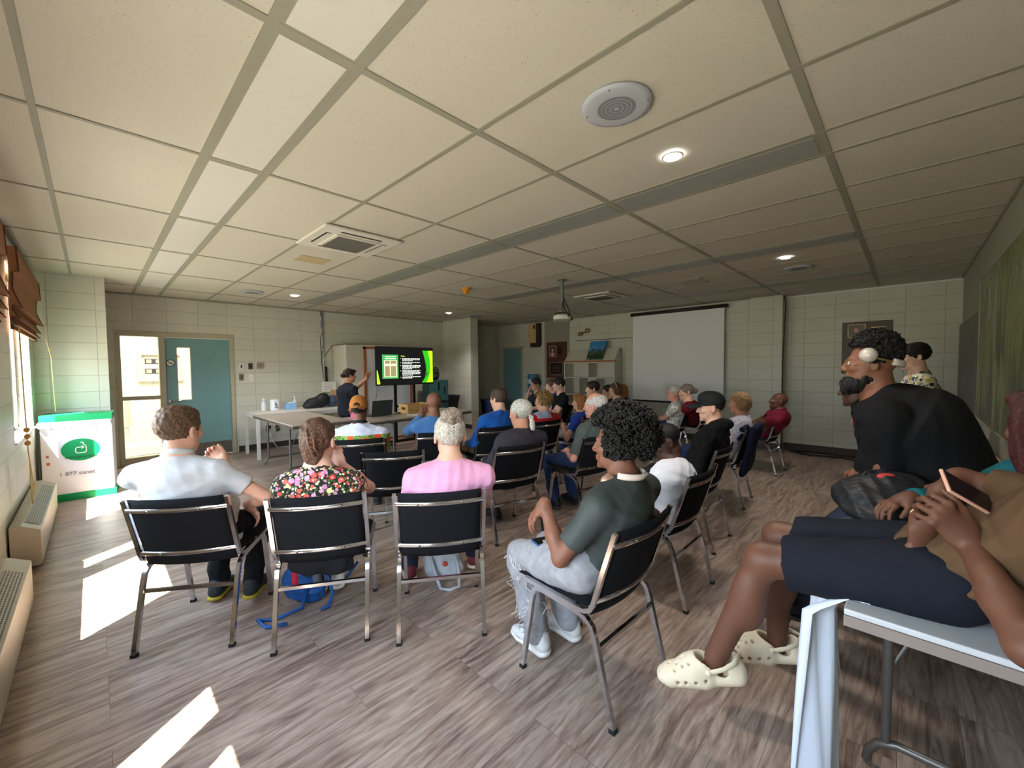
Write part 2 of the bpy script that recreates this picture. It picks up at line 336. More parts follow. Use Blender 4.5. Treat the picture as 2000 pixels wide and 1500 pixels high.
for p,q in (((gx0,gz0),(gx0+.012,gz1)),((gx1-.012,gz0),(gx1,gz1)),((gx0,gz0),(gx1,gz0+.012)),((gx0,gz1-.012),(gx1,gz1))): b.box2((p[0],-.004,p[1]),(q[0],.049,q[1]))
b.obj('glass_bead',FRAMEP,dr)
b=MB(); b.box2((gx0,.018,gz0),(gx1,.026,gz1)); b.obj('pane',GLASS,dr)
b=MB(); b.box2((.01,-.004,.02),(W_-.01,0,.23)); b.obj('kick_plate',STEEL,dr)
b=MB(); b.lathe([(.027,0),(.027,.012),(.01,.016),(.01,.05)],16,WT((.045,0,.955),(1,0,0))@Matrix.Rotation(0,4,'X')); b.tube([(.045,-.05,.955),(.10,-.055,.957),(.17,-.05,.955)],.009,8); b.obj('handle',STEEL,dr,smooth=True,auto=40)
SIGNB=mat('sign_black',rgb(25,25,28),.5)
sg=thing('no_smoking_sign','round white no smoking sticker with black ring on the teal door','sign',(.875,Y1+.0135,1.57))
T=WT((0,0,0),(1,0,0))
b=MB(); b.lathe([(.056,0),(.056,.001)],28,T); b.obj('disc',WHITE,sg)
b=MB(); b.tube([T@V(.052*math.cos(a),.052*math.sin(a),.002) for a in [2*math.pi*i/28 for i in range(28)]],.005,6,close=True); b.tube([T@V(-.038,.034,.0025),T@V(.038,-.034,.0025)],.0045,6); b.box((0,-.0015,0),(.05,.0012,.009)); b.obj('ring_and_bar',SIGNB,sg)
b=MB(); b.box2((-2,11.1,0),(4,11.25,ZC)); b.box2((-.9,Y1+.12,0),(-.75,11.1,ZC)); b.box2((3.6,Y1+.12,0),(3.75,11.1,ZC)); struct(b.obj('wall_corridor',BLOCK))
b=MB(); b.box2((-2,8.5,ZC),(4,11.2,ZC+.1)); struct(b.obj('ceiling_corridor',WHITE))
b=MB(); b.box2((-.7,8.62,.0),(3.5,11.1,.006)); struct(b.obj('floor_corridor',mat('corridor_tile',rgb(205,200,185),.4,var=.05)))
b=MB(); b.box2((-.2,9.3,.006),(1.0,10.3,.018)); tag(b.obj('door_mat',mat('grey_mat',rgb(150,150,152),.9,var=.1,bump=.3)),'grey entrance mat on the corridor floor seen through the sidelight','mat')
# showcase on corridor wall
def showcase(name,lab,cat,x0,x1,z0,z1):
    t=thing(name,lab,cat,((x0+x1)/2,11.1,(z0+z1)/2)); w=(x1-x0)/2; h=(z1-z0)/2; WD=mat('pale_wood',rgb(222,190,160),.5,var=.08,vscale=12)
    b=MB()
    for p,q in (((-w,-h+.07),(-w+.07,h-.07)),((w-.07,-h+.07),(w,h-.07)),((-w,-h),(w,-h+.07)),((-w,h-.07),(w,h))): b.box2((p[0],-.09,p[1]),(q[0],0,q[1]))
    b.obj('frame',WD,t); b=MB(); b.box2((-w+.05,-.02,-h+.05),(w-.05,0,h-.05)); b.obj('back_panel',mat('grey_panel',rgb(190,180,165),.6),t); return t,w,h
t,w_,h_=showcase('wall_showcase','pale wooden wall showcase with keys and cards seen through the sidelight','showcase',.62,1.36,1.24,1.84)
b=MB(); 
for z in (.1,-.1): b.box2((-w_+.12,-.03,z-.05),(w_-.14,-.02,z+.05))
b.obj('dark_tray',mat('navy_card',rgb(48,44,62),.6),t)
for z in (.1,-.1):
    for x in (-w_+.18,-w_+.33,-w_+.47):
        b=MB(); b.box2((x-.04,-.036,z-.035),(x+.04,-.03,z+.035)); b.obj('card',mat('tan_card',rgb(196,172,128),.6),t)
b=MB(); b.box2((w_-.2,-.036,.12),(w_-.12,-.03,.2)); b.obj('red_label',mat('red_card',rgb(190,50,48),.6),t)
t,_,_=showcase('corridor_frame','tall narrow wooden framed board low on the corridor wall','frame',.16,.46,.35,.98)
L=bpy.data.lights.new('corridor_lamp','AREA'); L.size=2.6; L.energy=40; L.color=(1,.97,.88); o=bpy.data.objects.new('corridor_lamp',L); COL.objects.link(o); o.location=(1.2,9.9,ZC-.02); o.rotation_euler=(0,0,0); L.shape='RECTANGLE'; L.size_y=1.2

# far teal door
d2=struct(thing('door_2','','')); del d2['label']; del d2['category']; d2.location=(8.15,8.22,0)
b=MB(); b.box2((0,-.66,.01),(.04,0,1.96)); b.obj('door_leaf',TEAL,d2)
b=MB(); b.box2((-.02,0,0),(.06,.05,2.0)); b.box2((-.02,-.72,0),(.06,-.67,2.0)); b.box2((-.02,-.72,1.96),(.06,.05,2.02)); b.obj('door_frame',FRAMEP,d2)
b=MB(); b.ball((-.04,-.61,1.0),.028); b.obj('knob',CHROME,d2,smooth=True)
# ---------------------------------------------------------------- stacking chairs
FAB=mat('black_fabric',rgb(24,25,29),.92,var=.08,vscale=300,bump=.15,bscale=500,spec=.2)
RUB=mat('rubber',rgb(30,30,30),.7)
def make_chair():
    t=thing('stacking_chair','','chair')
    HW=.225
    def leg(side,front):
        b=MB(); s=side
        if not front: pts=[(s*HW,0,.012),(s*HW,.085,.345),(s*HW,.10,.385),(s*HW,.13,.41),(s*HW,.18,.422),(s*HW,.27,.43)]
        else: pts=[(s*HW,.27,.43),(s*HW,.36,.436),(s*HW,.405,.43),(s*HW,.425,.40),(s*HW,.435,.36),(s*HW,.50,.012)]
        b.tube(pts,.0105,square=True,upv=(1,0,0)); o=b.obj('leg',CHROME,t,smooth=True,auto=35)
        c=MB(); e=pts[0] if not front else pts[-1]; c.box((e[0],e[1],.008),(.026,.026,.016)); c.obj('rubber_foot',RUB,o)
    for s in(-1,1):
        for f in(False,True): leg(s,f)
    for s in(-1,1):
        b=MB(); hx=.232
        pts=[(s*hx,-.015,.805),(s*hx,.045,.62),(s*hx,.085,.49),(s*hx,.10,.46),(s*hx,.13,.443),(s*hx,.17,.44),(s*hx,.30,.447),(s*hx,.47,.455)]
        b.tube(pts,.0095,square=True,upv=(1,0,0)); b.obj('side_frame',CHROME,t,smooth=True,auto=35)
    b=MB(); b.tube([(-HW,.075,.30),(HW,.075,.30)],.0085,square=True); b.obj('stretcher',CHROME,t)
    b=MB(); b.tube([(-HW,.34,.425),(HW,.34,.425)],.009,square=True); b.tube([(-HW,.2,.418),(HW,.2,.418)],.009,square=True); b.obj('under_frame',STEEL,t)
    # back pad (curved)
    def back(u,v,off):
        x=(u-.5)*.43; z=.425+v*.385; cy=.112-(z-.43)*.335; cy-=.035*(1-(2*u-1)**2)   # bows backwards in the middle
        return x,cy+off,z
    b=MB(); nu,nv=14,10
    import itertools
    fr=[];
    def fn(side):
        def g(u,v):
            ed=min(u,1-u,v,1-v); r=min(1,ed/.06); th=.004+.019*math.sqrt(max(0,1-(1-r)**2))
            return back(u,v,(th if side>0 else -th*.5))
        return g
    b.grid(fn(1),nu,nv); n=len(b.f); 
    for i in range(n): b.f[i]=tuple(reversed(b.f[i]))
    b.grid(fn(-1),nu,nv)
    # stitch border
    N=nu+1; base=N*(nv+1)
    bd=[i for i in range(N)]+[j*N+nu for j in range(1,nv+1)]+[nv*N+i for i in range(nu-1,-1,-1)]+[j*N for j in range(nv-1,0,-1)]
    for i in range(len(bd)):
        a,c=bd[i],bd[(i+1)%len(bd)]; b.f.append((a,c,base+c,base+a)); b.mi.append(0)
    b.obj('backrest',FAB,t,smooth=True)
    for z in (.752,.500):
        b=MB(); pts=[]
        for i in range(13):
            u=i/12; x,y,_=back(u,(z-.425)/.385,-.014); pts.append((x*1.06,y,z))
        b.tube(pts,.0105,8,flat=(1,.35),upv=(0,0,1)); sl_=b.obj('back_slat',CHROME,t,smooth=True,auto=40)
        for i in (3,9):
            c=MB(); c.ball((pts[i][0],pts[i][1]-.006,z),(.007,.004,.007),8,6); c.obj('bolt',STEEL,sl_,smooth=True)
    # seat pad
    b=MB(); 
    def sfn(top):
        def g(u,v):
            x=(u-.5)*.44; y=.13+v*.40; ed=min(u,1-u,v,1-v); r=min(1,ed/.09); q=math.sqrt(max(0,1-(1-r)**2)); dip=.012*math.sin(math.pi*v)*math.sin(math.pi*u)
            return (x,y,.452+(.033*q-dip if top else -.012*q)+.006*v)
        return g
    b.grid(sfn(1),12,12); n=len(b.f); b.grid(sfn(0),12,12)
    for i in range(n,2*n): b.f[i]=tuple(reversed(b.f[i]))
    N=13; base=169; bd=[i for i in range(N)]+[j*N+12 for j in range(1,13)]+[12*N+i for i in range(11,-1,-1)]+[j*N for j in range(11,0,-1)]
    for i in range(len(bd)):
        a,c=bd[i],bd[(i+1)%len(bd)]; b.f.append((c,a,base+a,base+c)); b.mi.append(0)
    b.obj('seat',FAB,t,smooth=True)
    return t
CH={}
def P2(rx,ry,lx,ly): return rx,ry,lx,ly
chair0=make_chair(); _used=[False]
def chair(key,x,y,yaw,label,group='black stacking chairs'):
    c=chair0 if not _used[0] else copy_tree(chair0); _used[0]=True
    c.location=(x,y,0); c.rotation_euler=(0,0,R(yaw-90)); tag(c,label,'chair',group); CH[key]=(x,y,yaw); return c
chair('polo',.278,2.65,54.0,'black fabric chair with chrome frame under the man in the light grey polo shirt')
chair('floral',.781,2.162,58.0,'black fabric chair with chrome frame under the woman in the floral top')
chair('pink',1.25,1.752,54.0,'black fabric chair with chrome frame under the woman in the pink t-shirt')
chair('afro',1.61,.80,88.0,'black fabric chair with chrome frame under the man in ripped grey jeans')
chair('white',2.60,.905,90.0,'black fabric chair under the young man in the white t-shirt')
chair('cap',3.50,1.05,92.0,'black fabric chair under the man in the black baseball cap')
chair('lady',4.75,1.18,95.0,'chair with a navy jacket over its back under the woman in the sleeveless top')
chair('maroon',6.39,1.20,88.0,'black chair near the far wall under the man in the maroon shirt')
chair('empty',1.61,2.87,56.0,'empty black chair in the second row ahead of the pink t-shirt')
chair('orange',1.68,3.60,61.0,'black chair under the man in the brown baseball cap')
chair('bald',2.42,3.38,66.0,'black chair under the bald man in the blue shirt')
chair('royal',3.05,3.20,75.0,'black chair under the man in the royal blue shirt')
chair('hunch',2.46,2.31,74.0,'black chair under the grey haired man in the dark sweater')
chair('red',3.78,3.10,82.0,'black chair under the curly haired woman in the red jacket')
chair('redblond',4.62,3.05,97.0,'black chair under the woman with long reddish hair and blue top')
chair('gpolo',3.30,2.05,80.0,'black chair under the white haired man in the grey green polo')
chair('gbun',6.45,2.45,100.0,'black chair in front of the screen under the woman with the grey bun')
chair('spare',5.93,7.78,200.0,'empty black chair beside the green covered cabinet')
for k_,(px_,py_),ya_,lb_ in (
 ('b1',(5.99,5.17),150,'black chair under the man with a hand on his chin near the water cooler'),
 ('b2b',(5.72,4.59),150,'black chair hidden behind the young man in the black t-shirt'),
 ('b2',(5.41,4.19),150,'black chair under the young man in the black t-shirt'),
 ('b3',(5.30,3.44),130,'black chair under the dark haired man before the white shelf unit'),
 ('b4',(5.99,3.45),130,'black chair under the woman with the white headband'),
 ('b6',(6.42,3.90),130,'black chair under the person half hidden by the white headband'),
 ('b5',(6.88,3.87),130,'black chair under the long haired woman beside the screen')):
    f_=(math.cos(R(ya_)),math.sin(R(ya_))); chair(k_,px_-f_[0]*.16,py_-f_[1]*.16,ya_,lb_)

# ---------------------------------------------------------------- tables
TT=mat('laminate_top',rgb(176,164,152),.35,var=.05,vscale=40); TE=mat('table_edge_brown',rgb(92,80,72),.5); TL=mat('grey_tube',rgb(112,108,104),.4,.6); WT_=mat('white_laminate',rgb(218,214,206),.4)
def folding_table(name,lab,grp,cx,cy,L,W,rz,h=.74,top=None,apron=None,leg=None):
    t=thing(name,lab,'table',(cx,cy,0),rz,grp)
    b=MB(); b.box2((-L/2,-W/2,h-.018),(L/2,W/2,h)); b.obj('tabletop',top or TT,t,bevel=.004)
    b=MB(); 
    for p,q in (((-L/2,-W/2,h-.05),(L/2,-W/2+.02,h-.019)),((-L/2,W/2-.02,h-.05),(L/2,W/2,h-.019)),((-L/2,-W/2+.02,h-.05),(-L/2+.02,W/2-.02,h-.019)),((L/2-.02,-W/2+.02,h-.05),(L/2,W/2-.02,h-.019))): b.box2(p,q)
    b.obj('apron',apron or TE,t)
    for s in (-1,1):
        x=s*(L/2-.42)
        b=MB(); w=W/2-.09
        b.tube([(x,-w,h-.05),(x,-w,.11)],.0145,10); b.tube([(x,w,h-.05),(x,w,.11)],.0145,10)
        b.tube([(x,-w-.05,.012),(x,-w-.045,.05),(x,-w-.02,.09),(x,-w+.03,.11),(x,w-.03,.11),(x,w+.02,.09),(x,w+.045,.05),(x,w+.05,.012)],.0145,10)
        b.tube([(x,-w,h-.07),(x,w,h-.07)],.012,8)
        b.obj('leg_frame',leg or TL,t,smooth=True,auto=50)
        b=MB(); b.tube([(x,-w,.36),(x-s*.10,-w*.4,h-.09),(x-s*.22,0,h-.07)],.006,6); b.tube([(x,w,.36),(x-s*.10,w*.4,h-.09),(x-s*.22,0,h-.07)],.006,6); b.box((x-s*.2,0,h-.06),(.1,.06,.02)); b.obj('brace',leg or TL,t)
    return t
folding_table('folding_table','grey folding table standing endwise against the white table near the teal door','folding tables at the front',2.115,6.47,1.84,.76,R(90))
folding_table('folding_table','folding table with laptop and wooden crate before the presenter','folding tables at the front',3.45,5.56,1.83,.76,R(2))
LT=mat('light_table_top',rgb(196,200,206),.35,var=.04,vscale=20); LE=mat('taupe_edge',rgb(138,126,120),.45)
folding_table('folding_table','nearest folding table by the right wall with a person in clogs sitting on it','folding tables along the right wall',2.415,-.19,1.83,.62,0,.74,LT,LE)
BT=mat('beige_top',rgb(190,176,150),.4,var=.04)
folding_table('folding_table','beige folding table in the far right corner under the coats','folding tables along the right wall',4.12,-.19,1.52,.62,0,.74,BT,LE)
# white table along the back wall
t=thing('white_table','long white table against the back wall holding wipes and backpacks','table',(2.6,7.83,0))
b=MB(); b.box2((-.82,-.40,.715),(.82,.40,.74)); b.obj('tabletop',WT_,t,bevel=.003)
b=MB()
for p,q in (((-.80,-.38,.66),(.8,-.36,.714)),((-.8,.36,.66),(.8,.38,.714)),((-.8,-.36,.66),(-.78,.36,.714)),((.78,-.36,.66),(.8,.36,.714))): b.box2(p,q)
b.obj('apron',WT_,t)
for x in (-.78,.78):
    for y in (-.36,.36):
        b=MB(); b.box2((x-.022,y-.022,0),(x+.022,y+.022,.714)); b.obj('leg',WT_,t)
# ---------------------------------------------------------------- implicit surfaces for bodies, clothes, bags
F32=np.float32
def _smin(a,b,k):
    if k<=0: return np.minimum(a,b)
    h=np.maximum(k-np.abs(a-b),0)/k; return np.minimum(a,b)-h*h*k*.25
class SDF:
    def __init__(s,h=.008): s.h=h; s.P=[]
    def cone(s,a,b,ra,rb=None,k=.02,side=None,w=1.,sub=False):
        a=np.array(a,float); b=np.array(b,float); rb=ra if rb is None else rb
        s.P.append(('c',a,b,ra,rb,k,None if side is None else np.array(side,float)/np.linalg.norm(side),w,sub)); return s
    def chain(s,pts,rs,k=.02,side=None,w=1.):
        for i in range(len(pts)-1): s.cone(pts[i],pts[i+1],rs[i],rs[i+1],k,side,w)
        return s
    def ell(s,c,r,k=.02,M=None,sub=False):
        r=(r,r,r) if not hasattr(r,'__len__') else r
        s.P.append(('e',np.array(c,float),np.array(r,float),None,None,k,None if M is None else np.array(M,float),1,sub)); return s
    def cut(s,p,n,k=.004,c=None,rad=None):   # remove the side the normal points to
        n=np.array(n,float); n/=np.linalg.norm(n); s.P.append(('p',np.array(p,float),n,None,None,k,c,rad,True)); return s
    def bounds(s):
        lo=np.full(3,1e9); hi=-lo
        for q in s.P:
            if q[8]: continue
            if q[0]=='c':
                r=max(q[3],q[4])*max(1,q[7]); lo=np.minimum(lo,np.minimum(q[1],q[2])-r); hi=np.maximum(hi,np.maximum(q[1],q[2])+r)
            else:
                r=q[2].max(); lo=np.minimum(lo,q[1]-r); hi=np.maximum(hi,q[1]+r)
        return lo,hi
    def arrays(s,disp=None):
        h=s.h; lo,hi=s.bounds(); pad=3*h+.012; lo=lo-pad; hi=hi+pad; n=np.ceil((hi-lo)/h).astype(int)+1
        X=[(lo[i]+h*np.arange(n[i])).astype(F32) for i in range(3)]
        G=np.full(n,.06,F32)
        for q in s.P:
            k=q[5]; m=k+4*h+.01
            if q[0]=='c':
                r=max(q[3],q[4])*max(1,q[7]); a=np.minimum(q[1],q[2])-r-m; b=np.maximum(q[1],q[2])+r+m
            elif q[0]=='e': r=q[2].max() if q[6] is not None else q[2]; a=q[1]-r-m; b=q[1]+r+m
            else:
                if q[7]: a=q[6]-q[7]; b=q[6]+q[7]
                else: a=lo; b=hi
            i0=np.clip(np.floor((a-lo)/h).astype(int),0,n); i1=np.clip(np.ceil((b-lo)/h).astype(int)+1,0,n)
            if (i1<=i0).any(): continue
            sl=tuple(slice(i0[i],i1[i]) for i in range(3))
            x=X[0][sl[0]][:,None,None]; y=X[1][sl[1]][None,:,None]; z=X[2][sl[2]][None,None,:]
            if q[0]=='c':
                A,B,ra,rb,sd,w=q[1],q[2],q[3],q[4],q[6],q[7]; ba=B-A; L2=max(ba@ba,1e-9)
                px,py,pz=x-F32(A[0]),y-F32(A[1]),z-F32(A[2])
                t=np.clip((px*F32(ba[0])+py*F32(ba[1])+pz*F32(ba[2]))/F32(L2),0,1)
                qx,qy,qz=px-t*F32(ba[0]),py-t*F32(ba[1]),pz-t*F32(ba[2])
                if sd is not None:
                    c=(qx*F32(sd[0])+qy*F32(sd[1])+qz*F32(sd[2]))*F32(1/w-1); qx=qx+c*F32(sd[0]); qy=qy+c*F32(sd[1]); qz=qz+c*F32(sd[2])
                d=np.sqrt(qx*qx+qy*qy+qz*qz)-(F32(ra)+t*F32(rb-ra))
            elif q[0]=='e':
                px,py,pz=x-F32(q[1][0]),y-F32(q[1][1]),z-F32(q[1][2])
                if q[6] is not None:
                    Mx=q[6].astype(F32); px,py,pz=[px*Mx[0,i]+py*Mx[1,i]+pz*Mx[2,i] for i in range(3)]
                r=q[2].astype(F32)
                k0=np.sqrt((px/r[0])**2+(py/r[1])**2+(pz/r[2])**2); k1=np.sqrt((px/r[0]**2)**2+(py/r[1]**2)**2+(pz/r[2]**2)**2)+F32(1e-6)
                d=k0*(k0-1)/k1
            else:
                d=-((x-F32(q[1][0]))*F32(q[2][0])+(y-F32(q[1][1]))*F32(q[2][1])+(z-F32(q[1][2]))*F32(q[2][2]))
                # d>0 on kept side
                if q[7]:
                    c=q[6]; rr=np.sqrt((x-F32(c[0]))**2+(y-F32(c[1]))**2+(z-F32(c[2]))**2)-F32(q[7]*.97); d=np.maximum(d,rr)
                d=d+0*G[sl]
            if q[8]: G[sl]=-_smin(-G[sl],d,k)
            else: G[sl]=_smin(G[sl],d,k)
        if disp is not None:
            G+=disp(X[0][:,None,None],X[1][None,:,None],X[2][None,None,:]).astype(F32)
        return G,lo,h
    def mesh(s,name,mats,disp=None,smooth=1):
        G,lo,h=s.arrays(disp); v,f=surface_nets(G)
        if smooth: v=relax(v,f,smooth)
        v=v*h+lo
        me=bpy.data.meshes.new(name); nv=len(v); nf=len(f)
        me.vertices.add(nv); me.vertices.foreach_set('co',v.astype(F32).ravel())
        me.loops.add(nf*4); me.loops.foreach_set('vertex_index',f.astype(np.int32).ravel())
        me.polygons.add(nf); me.polygons.foreach_set('loop_start',np.arange(0,nf*4,4,dtype=np.int32)); me.polygons.foreach_set('loop_total',np.full(nf,4,np.int32))
        me.polygons.foreach_set('use_smooth',np.ones(nf,bool))
        for m in (mats if isinstance(mats,(list,tuple)) else [mats]): me.materials.append(m)
        me.update(); me.validate(); return me
    def obj(s,name,mats,parent=None,disp=None,smooth=1,paint=None):
        me=s.mesh(name,mats,disp,smooth)
        if paint:   # material index per face from its centre
            nf=len(me.polygons); c=np.zeros(nf*3,F32); me.polygons.foreach_get('center',c); mi=paint(c.reshape(-1,3)); me.polygons.foreach_set('material_index',mi.astype(np.int32))
        o=bpy.data.objects.new(name,me); COL.objects.link(o)
        if parent: o.parent=parent
        return o
def surface_nets(G):
    I=G<0; nx,ny,nz=G.shape
    c=np.zeros((nx-1,ny-1,nz-1),np.int8)
    for dx in(0,1):
        for dy in(0,1):
            for dz in(0,1): c+=I[dx:nx-1+dx,dy:ny-1+dy,dz:nz-1+dz]
    act=(c>0)&(c<8); idx=np.full(act.shape,-1,np.int64); cells=np.argwhere(act); idx[act]=np.arange(len(cells))
    acc=np.zeros((len(cells),3)); cnt=np.zeros(len(cells))
    cx,cy,cz=cells.T
    for ax in range(3):
        o=[(0,0),(0,1),(1,0),(1,1)]
        for p,q in o:
            s=[0,0,0]; others=[i for i in range(3) if i!=ax]; s[others[0]]=p; s[others[1]]=q
            e=list(s); e[ax]+=1
            a=G[cx+s[0],cy+s[1],cz+s[2]]; b=G[cx+e[0],cy+e[1],cz+e[2]]
            m=(a<0)!=(b<0); t=np.where(m,a/(a-b+1e-12),0)
            P=np.zeros((len(cells),3)); P[:,others[0]]=p; P[:,others[1]]=q; P[:,ax]=t
            acc+=P*m[:,None]; cnt+=m
    v=cells+acc/np.maximum(cnt,1)[:,None]
    F=[]
    for ax in range(3):
        sl0=[slice(None)]*3; sl1=[slice(None)]*3; sl0[ax]=slice(0,-1); sl1[ax]=slice(1,None)
        A=I[tuple(sl0)]; B=I[tuple(sl1)]; E=np.argwhere(A!=B)
        o=[i for i in range(3) if i!=ax]
        E=E[(E[:,o[0]]>0)&(E[:,o[1]]>0)&(E[:,o[0]]<G.shape[o[0]]-1)&(E[:,o[1]]<G.shape[o[1]]-1)]
        def at(d0,d1):
            q=E.copy(); q[:,o[0]]+=d0; q[:,o[1]]+=d1; return idx[q[:,0],q[:,1],q[:,2]]
        q=np.stack([at(-1,-1),at(0,-1),at(0,0),at(-1,0)],1)
        ins=A[E[:,0],E[:,1],E[:,2]]
        flip=(~ins) if ax!=1 else ins
        q[flip]=q[flip][:,::-1]; F.append(q)
    F=np.concatenate(F); return v,F[(F>=0).all(1)]
def relax(v,f,n):
    for _ in range(n):
        acc=np.zeros_like(v); cnt=np.zeros(len(v))
        for a,b in ((0,1),(1,2),(2,3),(3,0)):
            for p,q in ((f[:,a],f[:,b]),(f[:,b],f[:,a])):
                for i in range(3): acc[:,i]+=np.bincount(p,v[q,i],len(v))
                cnt+=np.bincount(p,minlength=len(v))
        v=v*.5+.5*acc/np.maximum(cnt,1)[:,None]
    return v
def folds(seed=0,amp=.004,freq=34,dirs=None):
    rs=np.random.RandomState(seed); D=rs.normal(size=(3,3)); D[:,2]*=1.5; D/=np.linalg.norm(D,axis=1)[:,None]; ph=rs.rand(12)*6.28; W=rs.normal(size=(3,3))*7
    if dirs is not None: D[:len(dirs)]=dirs
    D=D.astype(F32); W=W.astype(F32)
    def fn(x,y,z):
        w=np.sin(x*W[0,0]+y*W[0,1]+z*W[0,2]+F32(ph[0]))+np.sin(x*W[1,0]+y*W[1,1]+z*W[1,2]+F32(ph[1]))
        m=np.sin(x*W[2,0]+y*W[2,1]+z*W[2,2]+F32(ph[5]))
        a=0
        for i,(fq,am) in enumerate(((1,.6),(.6,.8),(1.7,.3))):
            a=a+F32(am)*(2*np.abs(np.sin((x*D[i,0]+y*D[i,1]+z*D[i,2])*F32(freq*fq*1.35)+w*F32(1.3)+F32(ph[2+i])))-1.1)
        return a*(F32(.72)+F32(.28)*m)*F32(amp)
    return fn
def lumps(seed=0,amp=.004,freq=200,aniso=(1,1,1)):
    rs=np.random.RandomState(seed); D=rs.normal(size=(5,3)); D/=np.linalg.norm(D,axis=1)[:,None]; D=(D*np.array(aniso)*freq*(.7+.6*rs.rand(5,1))).astype(F32); ph=rs.rand(8)*6.28
    def fn(x,y,z):
        w=np.sin(x*23+F32(ph[5]))+np.sin(y*29+F32(ph[6]))+np.sin(z*31+F32(ph[7])); a=0
        for i in range(5): a=a+np.sin(x*D[i,0]+y*D[i,1]+z*D[i,2]+w*F32(.9)+F32(ph[i]))
        return a*F32(amp*.4)
    return fn
def nv(a): a=np.array(a,float); return a/max(np.linalg.norm(a),1e-9)
def rot(v,axis,ang):
    v=np.array(v,float); a=nv(axis); c,s_=math.cos(ang),math.sin(ang); return v*c+np.cross(a,v)*s_+a*(a@v)*(1-c)

# head frame: +x person's right, +y forward, +z up ------------------------------------------------
class Frame:
    def __init__(s,o,M,sc=1.): s.o=np.array(o,float); s.M=np.array(M,float); s.sc=sc   # columns = axes
    def p(s,*a): return s.o+s.M@(np.array(a,float)*s.sc)
    def d(s,*a): return s.M@np.array(a,float)
def head_frame(c,yaw,pitch,roll=0,sc=1.):
    # yaw: turn to the person's left (deg); pitch up positive
    Rm=Matrix.Rotation(R(yaw),3,'Z')@Matrix.Rotation(R(pitch),3,'X')@Matrix.Rotation(R(roll),3,'Y'); return Frame(c,np.array(Rm),sc)
def add_head(S,H,fat=0,jaw=1.):
    q=H.sc
    def E(c,r,k=.02,sub=False): S.ell(H.p(*c),[t*q for t in r],k*q,H.M,sub)
    E((0,-.016,.036),(.075,.096,.083)); E((0,.022,-.020),(.062+fat,.068+fat*.5,.086),.016)
    E((0,.046,-.080),(.040*jaw+fat,.042,.030),.018); E((0,.080,-.099),(.017,.015,.014),.016)
    for s in(-1,1):
        E((s*.040*jaw,.026,-.066),(.018+fat,.040,.030),.016); E((s*.040,.066,-.020),(.020+fat*.6,.018,.020),.016)
    S.cone(H.p(-.034,.079,.027),H.p(.034,.079,.027),.0085*q,None,.014*q)
    for s in(-1,1): E((s*.031,.100,.004),(.017,.016,.012),.012,True)
    for s in(-1,1): E((s*.031,.077,.004),(.0135,.0135,.0125),.004)
    S.cone(H.p(0,.088,.016),H.p(0,.108,-.026),.008*q,.0125*q,.012*q)
    for s in(-1,1): E((s*.014,.097,-.030),(.008,.010,.008),.008)
    S.cone(H.p(-.018,.088,-.054),H.p(.018,.088,-.054),.0075*q,None,.008*q); S.cone(H.p(-.015,.087,-.066),H.p(.015,.087,-.066),.0085*q,None,.006*q)
    E((0,.101,-.060),(.020,.006,.0015),.003,True)
    for s in(-1,1):
        E((s*.079,-.012,-.006),(.010,.019,.030),.008); E((s*.088,-.006,-.004),(.006,.010,.017),.006,True)
def add_hand(S,W,d,n,t,curl=(.5,.6,.5),sc=1.,spread=.06,thumb=(.75,.55,-.25),thumbcurl=.3,curls=None):
    # W wrist, d finger direction, n back-of-hand normal, t direction of the thumb side
    W=np.array(W,float); d=nv(d); n=nv(np.array(n)-d*(np.array(n)@d)); t_=np.cross(d,n); t_=t_ if t_@np.array(t)>0 else -t_; q=sc
    S.cone(W,W+d*.03*q,.024*q,.021*q,.02,side=t_,w=1.25)
    S.cone(W+d*.025*q,W+d*.078*q,.0165*q,.0145*q,.016,side=t_,w=2.3)
    ln=(.074,.082,.077,.060); off=(.0315,.0108,-.0098,-.0300); bs=(.086,.090,.087,.080); rr=(.0086,.0090,.0086,.0077)
    for i in range(4):
        p=W+d*bs[i]*q+t_*off[i]*q; S.ell(p-n*.001,(.0105*q,)*3,.008)
        ang=0; dd=nv(d+t_*off[i]*spread*45)
        c3=curls[i] if curls else curl
        ax=np.cross(dd,-n); rad=rr[i]*q
        for j,fr in enumerate((.46,.29,.25)):
            ang+=c3[j]; e=p+rot(dd,ax,ang)*ln[i]*fr*q; S.cone(p,e,rad,rad*.93,.002 if j else .004); p=e; rad*=.93
    p=W+d*.022*q+t_*.024*q; tv=nv(d*thumb[0]+t_*thumb[1]+n*thumb[2]); e=p+tv*.042*q; S.cone(p,e,.0155*q,.0115*q,.012)
    tv2=rot(tv,np.cross(tv,d-t_*.3-n*.5),thumbcurl); e2=e+tv2*.030*q; S.cone(e,e2,.0108*q,.0100*q,.004); tv3=rot(tv2,np.cross(tv,d-t_*.3-n*.5),thumbcurl*.8); S.cone(e2,e2+tv3*.022*q,.0098*q,.0085*q,.004)

SK={k:None for k in ()}
def skin(name,c,rough=.5):
    return mat('skin_'+name,c,rough,var=.07,vscale=28,bump=.12,bscale=350,spec=.45,sss=.08)
def eye_pair(H,parent,iris=(60,40,28)):
    wm=mat('eye_white',rgb(220,212,205),.2); im=mat('iris_%d'%iris[0],rgb(*iris),.2)
    for s in(-1,1):
        b=MB(); c=H.p(s*.031,.0795,.0045); b.ball(tuple(c),.0118*H.sc,14,10); b.cur=1; b.ball(tuple(c+H.d(0,.0078,0)*H.sc),.0056*H.sc,10,8); b.obj('eye',[wm,im],parent,smooth=True)
